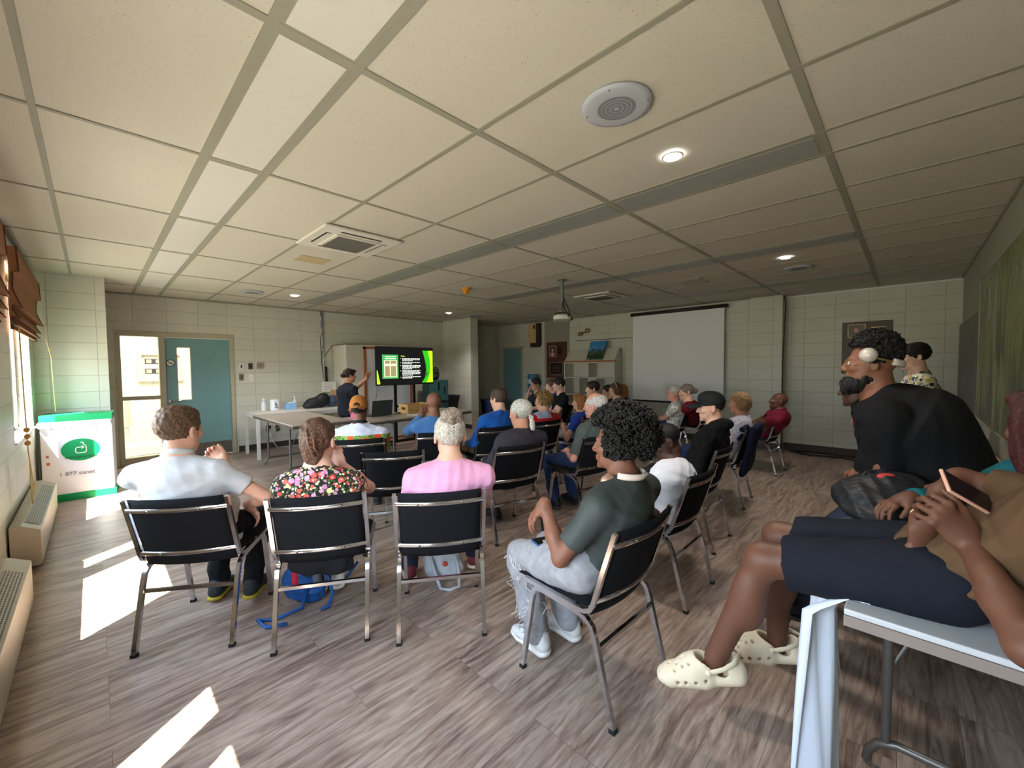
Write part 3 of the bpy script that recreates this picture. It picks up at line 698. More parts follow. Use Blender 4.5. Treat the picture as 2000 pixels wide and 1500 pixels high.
# ---------------------------------------------------------------- people
def wpix(u,v,d=None):      # unit-depth ray of a picture point
    return fw+r2*((u-1000)/795.93)+u2*((750-v)/795.93)
def ik(a,c,l1,l2,pole):
    a=np.array(a,float); c=np.array(c,float); v=c-a; L=np.linalg.norm(v); mx=(l1+l2)*.998
    if L>mx: c=a+v*mx/L; v=c-a; L=mx
    u=v/L; x=(l1*l1-l2*l2+L*L)/(2*L); h=math.sqrt(max(l1*l1-x*x,0)); p=np.array(pole,float); p=p-u*(p@u); p=nv(p); return a+u*x+p*h,c
HAIRM={}
def hair_mat(name,c,c2=None,scale=(1,1,1),bump=.5,rough=.55):
    if name in HAIRM: return HAIRM[name]
    m=bpy.data.materials.new('hair_'+name); m.use_nodes=True; nt=m.node_tree; b=nt.nodes['Principled BSDF']
    t=node(nt,'ShaderNodeTexCoord'); mp=node(nt,'ShaderNodeMapping'); mp.inputs['Scale'].default_value=scale; nt.links.new(t.outputs['Object'],mp.inputs[0])
    n=node(nt,'ShaderNodeTexNoise',i_Scale=240.,i_Detail=4.); n.inputs['Distortion'].default_value=.5; nt.links.new(mp.outputs[0],n.inputs['Vector'])
    r=node(nt,'ShaderNodeValToRGB'); e=r.color_ramp.elements; e[0].position=.36; e[1].position=.64; c2=c2 or tuple(min(1,t_*2.1+.01) for t_ in c[:3])+(1,)
    e[0].color=tuple(t_*.55 for t_ in c[:3])+(1,); e[1].color=c2; q=e.new(.5); q.color=c
    nt.links.new(n.outputs[0],r.inputs[0]); nt.links.new(r.outputs[0],b.inputs['Base Color']); b.inputs['Roughness'].default_value=rough; b.inputs['Specular IOR Level'].default_value=.35
    bp=node(nt,'ShaderNodeBump',i_Strength=bump,i_Distance=.006); nt.links.new(n.outputs[0],bp.inputs['Height']); nt.links.new(bp.outputs[0],b.inputs['Normal'])
    HAIRM[name]=m; return m
def curls(H,parent,m,n=700,rad=.13,seed=1,front=-.25,c=(0,-.03,.05),size=.012,low=-.75,name='hair',depth=.35,sq=(1,1.05,.95)):
    rs=np.random.RandomState(seed); b=MB(); k=0
    while k<n:
        d=nv(rs.normal(size=3)); 
        if d[1]>.35 and d[2]<.28: continue
        if d[2]<low: continue
        rr=rad*(1-depth*rs.rand()**2.2)*(1+.06*math.sin(9*d[0]+5*d[2])); p=H.p(*(np.array(c)+d*rr*np.array(sq))); ax=nv(H.M@d+rs.normal(size=3)*.7); u=nv(np.cross(ax,rs.normal(size=3))); w=np.cross(ax,u)
        s=size*(.7+.6*rs.rand())*H.sc; pts=[]
        for i in range(10):
            a=i*.95; pts.append(p+(u*math.cos(a)+w*math.sin(a))*s*.62+ax*s*.22*i*.42)
        b.tube(pts,s*.30,5); k+=1
    return b.obj(name,m,parent,smooth=True)
def hair(style,H,parent,m,seed=0,h=.006):
    S=SDF(h); q=H.sc
    def E(c,r,k=.02,sub=False): S.ell(H.p(*c),[t*q for t in r],k*q,H.M,sub)
    th=dict(buzz=-.004,fringe=.0).get(style,.003)
    if style=='bald': return None
    E((0,-.020,.040),(.080+th,.102+th,.087+th))
    if style in('short','dark'): E((0,.03,.085),(.06,.05,.035),.02); E((0,-.03,.09),(.07,.07,.04),.02)
    low={'buzz':-.045,'short':-.062,'dark':-.07,'fringe':-.062}.get(style)
    if style in('bob',): E((0,-.055,-.01),(.098,.075,.10),.03); [E((s*.065,-.01,-.01),(.035,.055,.075),.03) for s in(-1,1)]
    if style in('long','redlong'): E((0,-.06,-.02),(.092,.068,.12),.03); E((0,-.07,-.13),(.085,.05,.13),.03); [E((s*.068,-.01,-.04),(.028,.05,.11),.03) for s in(-1,1)]; E((0,.055,.085),(.06,.04,.03),.02)
    if style=='bun': S2=SDF(h); S2.ell(H.p(0,-.090,.122),[t*q for t in (.058,.050,.050)],.01,H.M); S2.obj('hair_bun',hair_mat('greybrown',rgb(128,112,100),rgb(176,162,148),(1,.3,.3),.4),parent,disp=lumps(8,.005,150)); [E((s_*.02,-.10,.07),(.03,.03,.03),.02) for s_ in(-1,1)]
    if style=='bunlow': E((0,-.135,.01),(.045,.045,.045),.01)
    if style=='pony': E((0,-.12,-.035),(.020,.022,.022),.012); E((0,-.125,-.10),(.026,.022,.062),.012)
    if style=='clip': E((0,-.075,-.03),(.055,.045,.085),.03); E((.0,-.10,.01),(.034,.03,.06),.02)
    if style=='updo': E((0,-.115,.0),(.045,.042,.045),.01); E((0,.06,.085),(.06,.045,.03),.02)
    # face opening
    E((0,.118,-.04),(.080,.062,.115),.012,True)
    for s in(-1,1): E((s*.086,.035,-.055),(.030,.055,.055),.008,True) if style in('short','dark','buzz','fringe','bun','pony','clip','updo','bunlow') else None
    if low is not None: S.cut(H.p(0,-.05,low),H.d(0,.42,-.9),.006)
    elif style in('bun','pony','updo','bunlow','clip'): S.cut(H.p(0,-.02,-.085),H.d(0,.5,-.85),.006)
    if style=='fringe': E((0,.01,.10),(.070,.10,.055),.01,True)
    fq=dict(bun=260,pony=260,clip=150,updo=200).get(style,210); am={'buzz':.0008,'short':.0026,'dark':.003,'bob':.005,'bun':.002,'pony':.002}.get(style,.003)
    o=S.obj('hair',m,parent,disp=lumps(seed,am,fq,(1,1,.35)) if style in('long','redlong','clip','bob') else lumps(seed,am,fq)); return o
def glasses(H,parent,m):
    b=MB()
    for s in(-1,1):
        b.tube([tuple(H.p(s*.032+.021*math.cos(a),.101-.006*abs(math.cos(a)),.002+.017*math.sin(a))) for a in [i*math.pi/7 for i in range(14)]],.0014*H.sc,5,close=True)
        b.tube([tuple(H.p(s*.053,.096,.008)),tuple(H.p(s*.074,.04,.010)),tuple(H.p(s*.080,-.005,.008))],.0014*H.sc,5)
    b.tube([tuple(H.p(-.011,.102,.006)),tuple(H.p(.011,.102,.006))],.0013*H.sc,5)
    return b.obj('glasses',m,parent,smooth=True)
def shoe(A,ft,side,h,parent,ms,sc=1.,name='shoe',toe_up=0.,kind='sneaker'):
    A=np.array(A,float); up=np.cross(side,ft); up=up if up[2]>0 else -up; F=lambda a,b,c: A+np.array(ft)*a*sc+np.array(side)*b*sc+up*c*sc
    S=SDF(h); S.cone(F(-.045,0,-.042),F(.13,0,-.052),.036*sc,.026*sc,.02,side=side,w=1.15); S.cone(F(.10,0,-.052),F(.175,0,-.058),.030*sc,.021*sc,.02,side=side,w=1.55)
    S.cone(F(-.03,0,.0),F(.03,0,-.02),.040*sc,.038*sc,.025); S.cone(F(.02,0,-.015),F(.10,0,-.04),.037*sc,.030*sc,.02)
    S.cone(F(0,0,.02),F(.0,0,.16),.036*sc,.04*sc,.006,sub=True)
    S.cut(F(0,0,-.085),-up,.004); o=S.obj(name,ms[0],parent)
    if len(ms)>1:
        T=SDF(h); T.cone(F(-.045,0,-.074),F(.12,0,-.076),.038*sc,.036*sc,.01,side=side,w=1.2); T.cone(F(.12,0,-.076),F(.172,0,-.074),.040*sc,.032*sc,.01,side=side,w=1.15); T.cut(F(0,0,-.066),up,.003); T.cut(F(0,0,-.090),-up,.003)
        T.obj('sole',ms[1],o)
    return o
def cloth(name,c,amp=.08,rough=.85,scale=500,**k): return mat('cloth_'+name,c,rough,var=amp,vscale=18,bump=.12,bscale=scale,spec=.2,sheen=.12 if sum(c[:3])>.3 else 0,**k)
BLKM=cloth('black',rgb(26,27,31)); 
def person(label,px,base,skinm,shirt,pants,hairs=('short',None),top='tee',bottom='pants',shoes=None,look=(4.15,7.0),pitch=-4,hroll=0,wr=None,el=None,ank=None,b=1.,sc=.95,sw=.175,h=.0075,
           lat=None,pv=(0,.22,.555),group=None,glass=None,seed=0,headyaw=None,fat=0,twist=0,hands=True,fold=.0036,eyes=False,knee_out=.0,handspec=None,sleeve=.55,jaw=1.,collar=None,cat='person',extra=None,belly=0,legs=True,headpos=None,hd=None,hoff=0.,standing=False,headsc=1.,hem=.045,shirtpaint=None,pb=None,hw=.095,shirtdisp=None,ft=None):
    x,y,yaw=base; f=V(math.cos(R(yaw)),math.sin(R(yaw)),0); rr=V(f.y,-f.x,0); o=V(x,y,0)
    t=thing('person',label,'person',(x,y,0),R(yaw-90),group)
    if px is not None:
        ray=wpix(px[0],px[1]); 
        if hd is not None: P=ray*hd
        else: k=((o+f*px[2]).dot(f))/ray.dot(f); P=ray*k
        P.z+=CAMZ; q=P-o; Hc=np.array([q.dot(rr),q.dot(f),q.z])
    else: Hc=np.array(headpos,float); P=o+rr*Hc[0]+f*Hc[1]
    ty=math.degrees(math.atan2(look[1]-P.y,look[0]-P.x))-yaw if headyaw is None else headyaw
    H=head_frame(Hc,ty,pitch,hroll,sc*headsc)
    N=Hc+np.array([0,-.035,-.150])*sc-0*Hc; 
    PV=np.array(pv,float); C=PV*.34+N*.66+np.array([0,-.03,-.0]); sx=np.array([math.cos(R(twist)),math.sin(R(twist)),0]); fx=np.array([-sx[1],sx[0],0])
    shz=N+np.array([0,-.005,-.088])*sc; Sh={-1:shz-sx*sw,1:shz+sx*sw}
    l1,l2=.285*sc,.25*sc; W={};El={}
    for s in(-1,1):
        w_=np.array((wr or {}).get(s,(s*.10,.44,.60)),float); pole=(el or {}).get(s,(s*.5,-.5,-.6)); El[s],W[s]=ik(Sh[s],w_,l1,l2,pole)
    hips={s:PV+np.array([s*hw,.0,-.01]) for s in(-1,1)}; AK={};KN={}
    for s in(-1,1):
        a_=np.array((ank or {}).get(s,(s*.13,.60,.10)),float); KN[s],AK[s]=ik(hips[s],a_,.42*sc,.41*sc,(s*knee_out,1,.9) if not standing else (0,1,0))
    # ---- body (one continuous skin surface)
    S=SDF(h); add_head(S,H,fat,jaw); S.cone(H.p(0,-.028,-.065),N,.052*sc+fat*.8,.058*sc+fat,.02)
    S.cone(N,N-np.array([0,-.0,.08]),.06*sc,.07*sc,.04,side=sx,w=1.3)
    S.cone(C+np.array([0,0,.04]),PV,.085*b,.085*b,.04,side=sx,w=1.35)
    fxd=handspec or {}
    for s in(-1,1):
        S.cone(N-np.array([0,0,.06]),Sh[s],.045,.044,.03); S.chain([Sh[s],El[s]],[.044*sc*max(1,b*.95),.036*sc*max(1,b*.9)],.02); S.cone(El[s],El[s]*.6+W[s]*.4,.036*sc,.036*sc,.015); S.cone(El[s]*.6+W[s]*.4,W[s],.036*sc,.025*sc,.02)
        if hands:
            d=nv(W[s]-El[s]); hsp=fxd.get(s,{}); dd=nv(np.array(hsp.get('d',d*.8+np.array([0,.15,-.35])))); nn=hsp.get('n',(0.,.2,1.)); tt=hsp.get('t',(-s,.3,0)); add_hand(S,W[s],dd,nn,tt,hsp.get('curl',(.5,.6,.4)),sc,curls=hsp.get('curls'),thumb=hsp.get('thumb',(.75,.55,-.25)))
    if legs:
        for s in(-1,1):
            S.chain([hips[s],KN[s],AK[s]],[.078*sc,.050*sc,.034*sc],.03); cf=KN[s]*.62+AK[s]*.38; bk=np.array([0,-.018,0]) ; S.ell(cf+bk,(.048*sc,.048*sc,.10*sc),.03)
            g=nv((KN[s]-hips[s])*np.array([1,1,0])+np.array([0,.02,0])) if ft is None else nv(ft.get(s,(0,1,0)))
            S.cone(AK[s]+np.array([0,0,-.04]),AK[s]+g*.13+np.array([0,0,-.055]),.03,.024,.02)
    S.obj('body',skinm,t)
    # ---- top
    if top:
        S=SDF(h); rb=.118*b; 
        S.cone(PV+np.array([0,0,-hem]),C,rb*(1.02),rb,.05,side=sx,w=1.38); S.cone(C,C*.45+shz*.55,rb*.97,.088*min(b,1.15),.05,side=sx,w=1.62)
        S.cone(Sh[-1]*.88+N*.12,Sh[1]*.88+N*.12,.050*sc,None,.06)
        if belly: S.ell(PV+np.array([0,.06+belly*.4,.10]),(.13*b,.10+belly,.13),.06)
        for s in(-1,1):
            S.cone(N+np.array([0,-.01,-.02]),Sh[s],.050,.047*sc,.06)
            if top!='sleeveless':
                ra=.056*sc*max(1,b*.96)
                if top in('tee','polo'):
                    e=Sh[s]+(El[s]-Sh[s])*sleeve; S.cone(Sh[s],Sh[s]+(El[s]-Sh[s])*(sleeve+.25),ra,ra*1.03,.03); d=nv(El[s]-Sh[s]); S.cut(e,d,.003,c=e+d*.07,rad=.125)
                else:
                    S.chain([Sh[s],El[s],W[s]],[ra,.055*sc,.040*sc],.02); d=nv(W[s]-El[s]); e=W[s]-d*.012; S.cut(e,d,.003,c=e+d*.06,rad=.085)
        if top=='hoodie': S.ell(N+np.array([0,-.055,.015]),(.12*sc,.085,.055),.03); S.cone(N+np.array([-.09,-.02,.0]),N+np.array([-.04,.08,-.06]),.035,.02,.03); S.cone(N+np.array([.09,-.02,.0]),N+np.array([.04,.08,-.06]),.035,.02,.03)
        nk=N+np.array([0,.012,.0]); S.cone(nk+np.array([0,0,-.0]),nk+np.array([0,.01,.12]),.060*sc+fat,.07*sc+fat,.012,sub=True)
        nmn={'tee':'t_shirt','polo':'polo_shirt','long':'shirt','hoodie':'hoodie','sleeveless':'sleeveless_top'}[top]
        so_=S.obj(nmn,shirt,t,disp=shirtdisp or folds(seed+len(label),fold),paint=(lambda c: shirtpaint(c,N)) if shirtpaint else None)
        if collar is not None or top=='polo':
            cb=MB(); c0=N+np.array([0,.01,.012]); 
            for rad,z,r_ in ((.066,.0,.011),):
                cb.tube([tuple(c0+np.array([rad*sc*math.cos(a)*1.05,rad*sc*math.sin(a),.018-.02*math.sin(a)+z])) for a in [2*math.pi*i/20 for i in range(20)]],.013,8,close=True,flat=(1.3,.5),upv=(0,0,1))
            cb.obj('collar',collar or shirt,so_,smooth=True)
    # ---- bottom
    pb=b if pb is None else pb
    if bottom and legs:
        S=SDF(max(h,.007)); S.cone(PV+np.array([-.03,0,.01]),PV+np.array([.03,0,.01]),.096*pb,None,.04,side=(1,0,0),w=1.1)
        for s in(-1,1):
            if bottom=='pants': S.chain([hips[s],KN[s]],[.092*sc*pb,.068*sc*max(1,pb*.95)],.03); S.chain([KN[s],AK[s]+np.array([0,0,.0])],[.068*sc*max(1,pb*.95),.056*sc*max(1,pb*.95)],.02); S.cut(AK[s]+np.array([0,0,-.03]),(0,0,-1),.003,c=AK[s]+np.array([0,0,-.1]),rad=.11)
            elif bottom=='shorts': kk=hips[s]*.14+KN[s]*.86; S.cone(hips[s],KN[s],.097*sc*pb,.080*sc,.03); d=nv(KN[s]-hips[s]); S.cut(kk,d,.003,c=kk+d*.1,rad=.135)
            elif bottom=='skirt': S.cone(hips[s],KN[s],.095*sc,.08*sc,.06); S.cone(KN[s],KN[s]*.4+AK[s]*.6,.08*sc,.095*sc,.10)
        S.obj({'pants':'trousers','shorts':'shorts','skirt':'skirt'}[bottom],pants,t,disp=folds(seed+5,.0055,24))
    if shoes and legs:
        for s in(-1,1):
            g=nv((KN[s]-hips[s])*np.array([1,1,0])+np.array([0,.02,0])) if ft is None else nv(ft.get(s,(0,1,0))); shoe(AK[s],g,nv(np.cross(g,(0,0,1))),max(h,.006),t,shoes,sc)
    if hairs[1] is not None:
        if hairs[0]=='curly': curls(H,t,hairs[1],420,.108,seed,c=(0,-.025,.035),size=.013,low=-.9)
        else: hair(hairs[0],H,t,hairs[1],seed,h=max(.0055,h*.8))
    if glass is not None: glasses(H,t,glass)
    if eyes: eye_pair(H,t)
    J=dict(H=H,N=N,PV=PV,C=C,Sh=Sh,El=El,W=W,KN=KN,AK=AK,hips=hips,root=t,sx=sx)
    if extra: extra(t,J)
    return J
SKF=skin('fair',rgb(226,176,152)); SKP=skin('pink',rgb(232,184,164)); SKT=skin('tan',rgb(198,144,116)); SKB=skin('brown',rgb(128,84,64)); SKD=skin('dark',rgb(78,52,44)); SKR=skin('deep',rgb(104,68,52))
GOLD=mat('gold_metal',rgb(200,165,110),.3,.9); BLKF=mat('black_frame',rgb(25,22,22),.4)
HB=hair_mat('brown',rgb(98,74,56),rgb(122,96,76),(1,.35,.5),.2); HDK=hair_mat('dark',rgb(40,30,26)); HBL=hair_mat('black',rgb(17,16,16),rgb(36,34,34)); HGR=hair_mat('grey',rgb(186,180,168),rgb(208,202,192),(1,.22,.3),.12); HSL=hair_mat('silver',rgb(200,198,190),rgb(222,220,212),(1,.22,.3),.12); HBD=hair_mat('blond',rgb(158,120,72),rgb(222,186,126)); HRB=hair_mat('redblond',rgb(160,100,54),rgb(212,154,94),(1,1,.25)); HWT=hair_mat('white',rgb(214,208,202)); HCB=hair_mat('chestnut',rgb(84,60,48),rgb(140,108,88),(1,1,.2),.3)
SH_BLK=[mat('shoe_black',rgb(28,28,30),.6),mat('sole_dark',rgb(60,58,56),.7)]; SH_WH=[mat('shoe_white',rgb(222,222,220),.5),mat('sole_white',rgb(232,230,224),.5)]
SH_YEL=[mat('shoe_darkteal',rgb(40,48,50),.6),mat('sole_yellow',rgb(176,158,40),.6)]; SH_RED=[mat('shoe_maroon',rgb(110,34,50),.6),mat('sole_cream',rgb(214,200,176),.6)]
DEN=cloth('denim',rgb(44,60,98)); DK=cloth('charcoal',rgb(40,41,46)); KH=cloth('khaki',rgb(128,116,94)); WHC=cloth('white',rgb(228,232,242))
def pattern(name,base,cols,scale,thr=.5,ring=None,stretch=(1,1,1),rough=.85):
    m=bpy.data.materials.new('cloth_'+name); m.use_nodes=True; nt=m.node_tree; b=nt.nodes['Principled BSDF']; b.inputs['Roughness'].default_value=rough
    t=node(nt,'ShaderNodeTexCoord'); mp=node(nt,'ShaderNodeMapping'); mp.inputs['Scale'].default_value=stretch; nt.links.new(t.outputs['Object'],mp.inputs[0]); cur=None
    for k,(cl,sc_,th,off) in enumerate(cols):
        v=node(nt,'ShaderNodeTexVoronoi',i_Scale=sc_); m2=node(nt,'ShaderNodeMapping'); m2.inputs['Location'].default_value=(off,off*1.7,off*.6); nt.links.new(mp.outputs[0],m2.inputs[0]); nz=node(nt,'ShaderNodeTexNoise',i_Scale=sc_*2.2); nt.links.new(m2.outputs[0],nz.inputs['Vector'])
        md=node(nt,'ShaderNodeVectorMath',operation='MULTIPLY_ADD'); nt.links.new(nz.outputs['Color'],md.inputs[0]); md.inputs[1].default_value=(.35/sc_,)*3; nt.links.new(m2.outputs[0],md.inputs[2]); nt.links.new(md.outputs[0],v.inputs['Vector'])
        lt=node(nt,'ShaderNodeMath',operation='LESS_THAN'); nt.links.new(v.outputs['Distance'],lt.inputs[0]); lt.inputs[1].default_value=th
        mx=node(nt,'ShaderNodeMix',data_type='RGBA'); nt.links.new(lt.outputs[0],mx.inputs[0])
        if cur is None: mx.inputs[6].default_value=base
        else: nt.links.new(cur,mx.inputs[6])
        if isinstance(cl,list):
            rp=node(nt,'ShaderNodeValToRGB'); rp.color_ramp.interpolation='CONSTANT'; e=rp.color_ramp.elements
            for i,c in enumerate(cl):
                if i<2: e[i].position=i/len(cl); e[i].color=c
                else: q=e.new(i/len(cl)); q.color=c
            sc2=node(nt,'ShaderNodeSeparateColor'); nt.links.new(v.outputs['Color'],sc2.inputs[0]); nt.links.new(sc2.outputs[0],rp.inputs[0]); nt.links.new(rp.outputs[0],mx.inputs[7])
            # flower centre
            l2=node(nt,'ShaderNodeMath',operation='LESS_THAN'); nt.links.new(v.outputs['Distance'],l2.inputs[0]); l2.inputs[1].default_value=th*.27
            mx2=node(nt,'ShaderNodeMix',data_type='RGBA'); nt.links.new(l2.outputs[0],mx2.inputs[0]); nt.links.new(mx.outputs[2],mx2.inputs[6]); mx2.inputs[7].default_value=ring or cl[-1]; cur=mx2.outputs[2]
        else: mx.inputs[7].default_value=cl; cur=mx.outputs[2]
    nt.links.new(cur,b.inputs['Base Color']); return m
FLOR=pattern('floral',rgb(26,24,26),[(rgb(72,96,48),75,.42,1.3),([rgb(240,225,170),rgb(238,120,110),rgb(245,232,190)],58,.36,2.1),([rgb(214,70,60),rgb(206,140,186),rgb(226,96,84),rgb(224,160,200),rgb(238,224,160)],30,.42,0)],1,ring=rgb(250,225,215))
AFR=pattern('african',rgb(120,170,70),[(rgb(30,50,36),60,.35,1.),(rgb(190,214,120),45,.3,3.),(rgb(228,92,40),11,.42,0.)],1,stretch=(1,1,1.6)); HAW=pattern('tropical',rgb(226,220,190),[(rgb(40,44,70),26,.45,1.),(rgb(196,170,80),22,.38,4.),(rgb(120,140,180),34,.3,7.)],1)
LEAF=pattern('leaf',rgb(226,228,220),[(rgb(120,140,126),30,.40,1.),(rgb(200,206,198),48,.35,4.)],1); PST=pattern('pastel',rgb(190,190,200),[(rgb(206,150,160),34,.36,1.),(rgb(130,150,176),40,.3,4.)],1)
SWIM=pattern('swim',rgb(70,150,190),[(rgb(170,214,224),70,.32,1.)],1)
B=CH
def pc(key,label,yo,u,v,*a,**k): return person(label,(u,v,yo),B[key],*a,**k)
def tubes(name,m,parent,paths,r,n=6):
    b=MB()
    for p in paths: b.tube([tuple(q) for q in p],r,n)
    return b.obj(name,m,parent,smooth=True)
def cap(H,parent,m,m2,back=False,h=.006,name='baseball_cap'):
    S=SDF(h); q=H.sc; s=-1 if back else 1
    S.ell(H.p(0,-.020,.050),[t*q for t in (.086,.104,.098)],.02,H.M); S.ell(H.p(0,.035*s,.088),[t*q for t in (.062,.066,.058)],.03,H.M); S.cut(H.p(0,-.02,.030),H.d(0,-.12*s,-1),.004)
    if back: S.cone(H.p(0,-.135,.052),H.p(0,-.115,.052),.022*q,.03*q,.004,sub=True)
    o=S.obj(name,m,parent,disp=lumps(5,.0012,60) if back else None)
    b=MB(); 
    def fn(u,v):
        a=(u-.5)*2.2; x=math.sin(a)*.078; y=.045+.052*math.cos(a)+.112*v*math.cos(a*.75)
        return tuple(H.p(x,s*y,.052-.030*(x/.078)**2-.020*v))
    b.grid(fn,14,6); bo=b.obj('visor',m,o,smooth=True); sd=bo.modifiers.new('s','SOLIDIFY'); sd.thickness=.006
    return o
def claw_clip(t,J):
    H=J['H']; m=mat('brown_plastic',rgb(120,84,66),.3)
    b=MB(); c=[H.p(.002+.0*i,-.135,.045-.028*i) for i in range(5)]
    b.tube([tuple(H.p(-.012,-.118,.075)),tuple(H.p(.0,-.142,.05)),tuple(H.p(.008,-.150,.01)),tuple(H.p(.02,-.142,-.035)),tuple(H.p(.03,-.125,-.06))],.006,6)
    b.tube([tuple(H.p(.025,-.118,.05)),tuple(H.p(.03,-.135,.02)),tuple(H.p(.035,-.135,-.02)),tuple(H.p(.045,-.118,-.045))],.005,6)
    for i in range(4): b.tube([tuple(H.p(.002+.006*i,-.150+.002*i,.035-.022*i)),tuple(H.p(.03,-.140,.03-.022*i)),tuple(H.p(.048,-.105,.03-.022*i))],.0035,5)
    b.obj('claw_clip',m,t,smooth=True)
# ---- front row
def polo_x(t,J):
    pass
pc('polo','man in a light grey polo shirt with short brown hair, leftmost in the front row',.14,352,842,SKF,cloth('greypolo',rgb(202,204,208)),BLKM,('short',HB),top='polo',shoes=SH_YEL,h=.005,b=1.12,sw=.20,headsc=1.12,look=(4.6,6.4),
   wr={1:(.17,.36,.64),-1:(.06,.33,.90)},el={1:(1,.1,-.5),-1:(-.3,.3,-1)},ank={-1:(-.09,.52,.10),1:(.14,.46,.12)},handspec={-1:dict(d=(-.5,.1,.6),n=(-.2,1,.2),t=(-.3,0,1),curl=(.7,1.,.7)),1:dict(d=(.3,.3,-.8),n=(.4,.6,.5),t=(-1,.3,0),curl=(.4,.4,.3))},belly=.02)
pc('floral','woman in a floral print top with brown hair pinned by a claw clip',.14,622,862,SKP,FLOR,BLKM,('clip',HCB),top='tee',bottom='skirt',shoes=SH_WH,h=.005,b=.98,sw=.165,headsc=1.08,sleeve=.42,extra=claw_clip,look=(4.6,6.4),
   wr={1:(.07,.27,.90)},el={1:(.7,.2,-.8)},handspec={1:dict(d=(-.2,.1,.9),n=(.5,1,0),t=(-1,0,.2),curl=(.6,.9,.5))},ank={-1:(-.12,.6,.10),1:(-.02,.62,.1)})
pc('pink','woman in a pink t-shirt with a grey bun',.14,878,852,SKF,cloth('pink',rgb(232,166,202)),cloth('navy',rgb(46,50,66)),('bun',HGR),shoes=SH_RED,h=.005,b=1.12,sw=.19,headsc=1.08,pitch=2,ank={-1:(-.22,.68,.10),1:(.23,.78,.10)},knee_out=.3,sleeve=.5,
   extra=lambda t,J:[mm_.obj('hair_pin',CHROME,t,smooth=True) for mm_ in [MB().tube([tuple(J['H'].p(-.02,-.118,.07)),tuple(J['H'].p(.002,-.13,.072)),tuple(J['H'].p(.022,-.118,.066))],.005,6)]])
# afro man: frayed jeans, neck headphones, phone
GJ=mat('cloth_greyjean',rgb(150,150,153),.85,var=.22,vscale=26,bump=.2,bscale=300); THR=mat('white_thread',rgb(226,226,226),.8)
def afro_x(t,J):
    curls(J['H'],t,HBL,2300,.142,3,size=.0125,c=(0,-.035,.062),depth=.4)
    rs=np.random.RandomState(4); KN,HP,AK=J['KN'][-1],J['hips'][-1],J['AK'][-1]; P=[]
    for i in range(15):
        a=HP*.62*(1-i/15)+HP*0+KN*(.38+.62*i/15)*1+HP*0; a=HP*(.45*(1-i/14))+KN*(1-.45*(1-i/14)); u=nv(KN-HP); sx=np.array([1,0,0]); w=np.cross(u,sx); pts=[]
        for k in range(10): an=-1.9+3.3*k/9+rs.randn()*.05; pts.append(a+(w*math.cos(an)*-1*-1+sx*-math.sin(an)*-1)*(.082+.004*rs.rand())+u*rs.randn()*.006)
        P.append(pts)
    for i in range(110):
        q=rs.rand(); a=KN*(1-q)+AK*q if q>.12 else KN; an=rs.rand()*6.28; d=np.array([math.cos(an),math.sin(an)*.9,0]); p=a+d*.07+np.array([0,.0,.02]); P.append([p,p+d*.012+np.array([rs.randn()*.02,rs.randn()*.02,-.015]),p+d*.006+np.array([rs.randn()*.02,rs.randn()*.02,-.045])])
    tubes('frayed_threads',THR,t,P,.0016,4)
JA=pc('afro','man in a dark grey t-shirt and ripped grey jeans with a large black afro',.14,1205,870,SKB,mat('cloth_dkgrey',rgb(62,68,66),.6,var=.1,vscale=60,bump=.1,bscale=400,spec=.35),GJ,('bald',None),shoes=SH_WH,h=.005,b=1.12,sw=.205,extra=afro_x,headsc=1.05,headyaw=12,pitch=0,
   wr={-1:(-.23,.35,.84),1:(.02,.38,.64)},el={-1:(-.3,-.3,-1)},ank={-1:(-.10,.52,.10),1:(.10,.48,.10)},handspec={-1:dict(d=(-.42,.40,-.70),n=(-.6,.4,.6),t=(.6,-.4,.2),curl=(.35,.5,.3))},sleeve=.72,pv=(-.03,.22,.575),pb=1.3,hw=.115,shirtdisp=folds(6,.0022,34))
pc('white','young man in a white t-shirt looking down',.26,1300,862,SKD,WHC,DEN,('buzz',HBL),shoes=SH_WH,h=.0055,pitch=-24,headyaw=38,sleeve=.6,b=1.05,hem=.10,pb=.72,hw=.075,sw=.17,glass=BLKF,wr={-1:(-.05,.42,.66),1:(.08,.40,.62)})
def hood_white(t,J): tubes('undershirt_collar',WHC,t,[[J['N']+np.array([.062*math.cos(a),.055*math.sin(a),.01]) for a in [i*math.pi/9 for i in range(-9,10)]]],.008)
def cap_x(t,J):
    c=cap(J['H'],t,mat('cloth_capblack',rgb(22,23,26),.8),BLKM); b=MB(); b.ball(tuple(J['H'].p(0,.078,.092)),.012,8,6); b.obj('red_badge',mat('badge_red',rgb(190,40,60),.6),c,smooth=True); hood_white(t,J)
pc('cap','man in a black baseball cap and black hoodie',.12,1388,797,SKF,cloth('blkhood',rgb(24,24,27)),DK,('buzz',HDK),top='hoodie',shoes=SH_BLK,h=.006,b=1.08,sw=.2,extra=cap_x,headyaw=22,eyes=True,wr={-1:(-.05,.34,.62),1:(.05,.36,.62)})
pc('lady','woman with short brown hair in a pale sleeveless patterned top',.14,1443,787,SKT,PST,DEN,('bob',hair_mat('lightbrown',rgb(140,104,70),rgb(190,150,108))),top='sleeveless',shoes=SH_WH,h=.0065,glass=GOLD,headyaw=25,eyes=True,b=1.0,sw=.165)
pc('maroon','man in a maroon shirt leaning back on the farthest chair by the wall',.02,1520,784,SKR,cloth('maroon',rgb(128,34,58)),KH,('bald',None),top='polo',shoes=SH_BLK,h=.007,b=1.15,sw=.2,headyaw=30,pitch=8,eyes=True,wr={-1:(.08,.24,.72),1:(-.08,.25,.70)},el={-1:(-1,0,-.4),1:(1,0,-.4)})
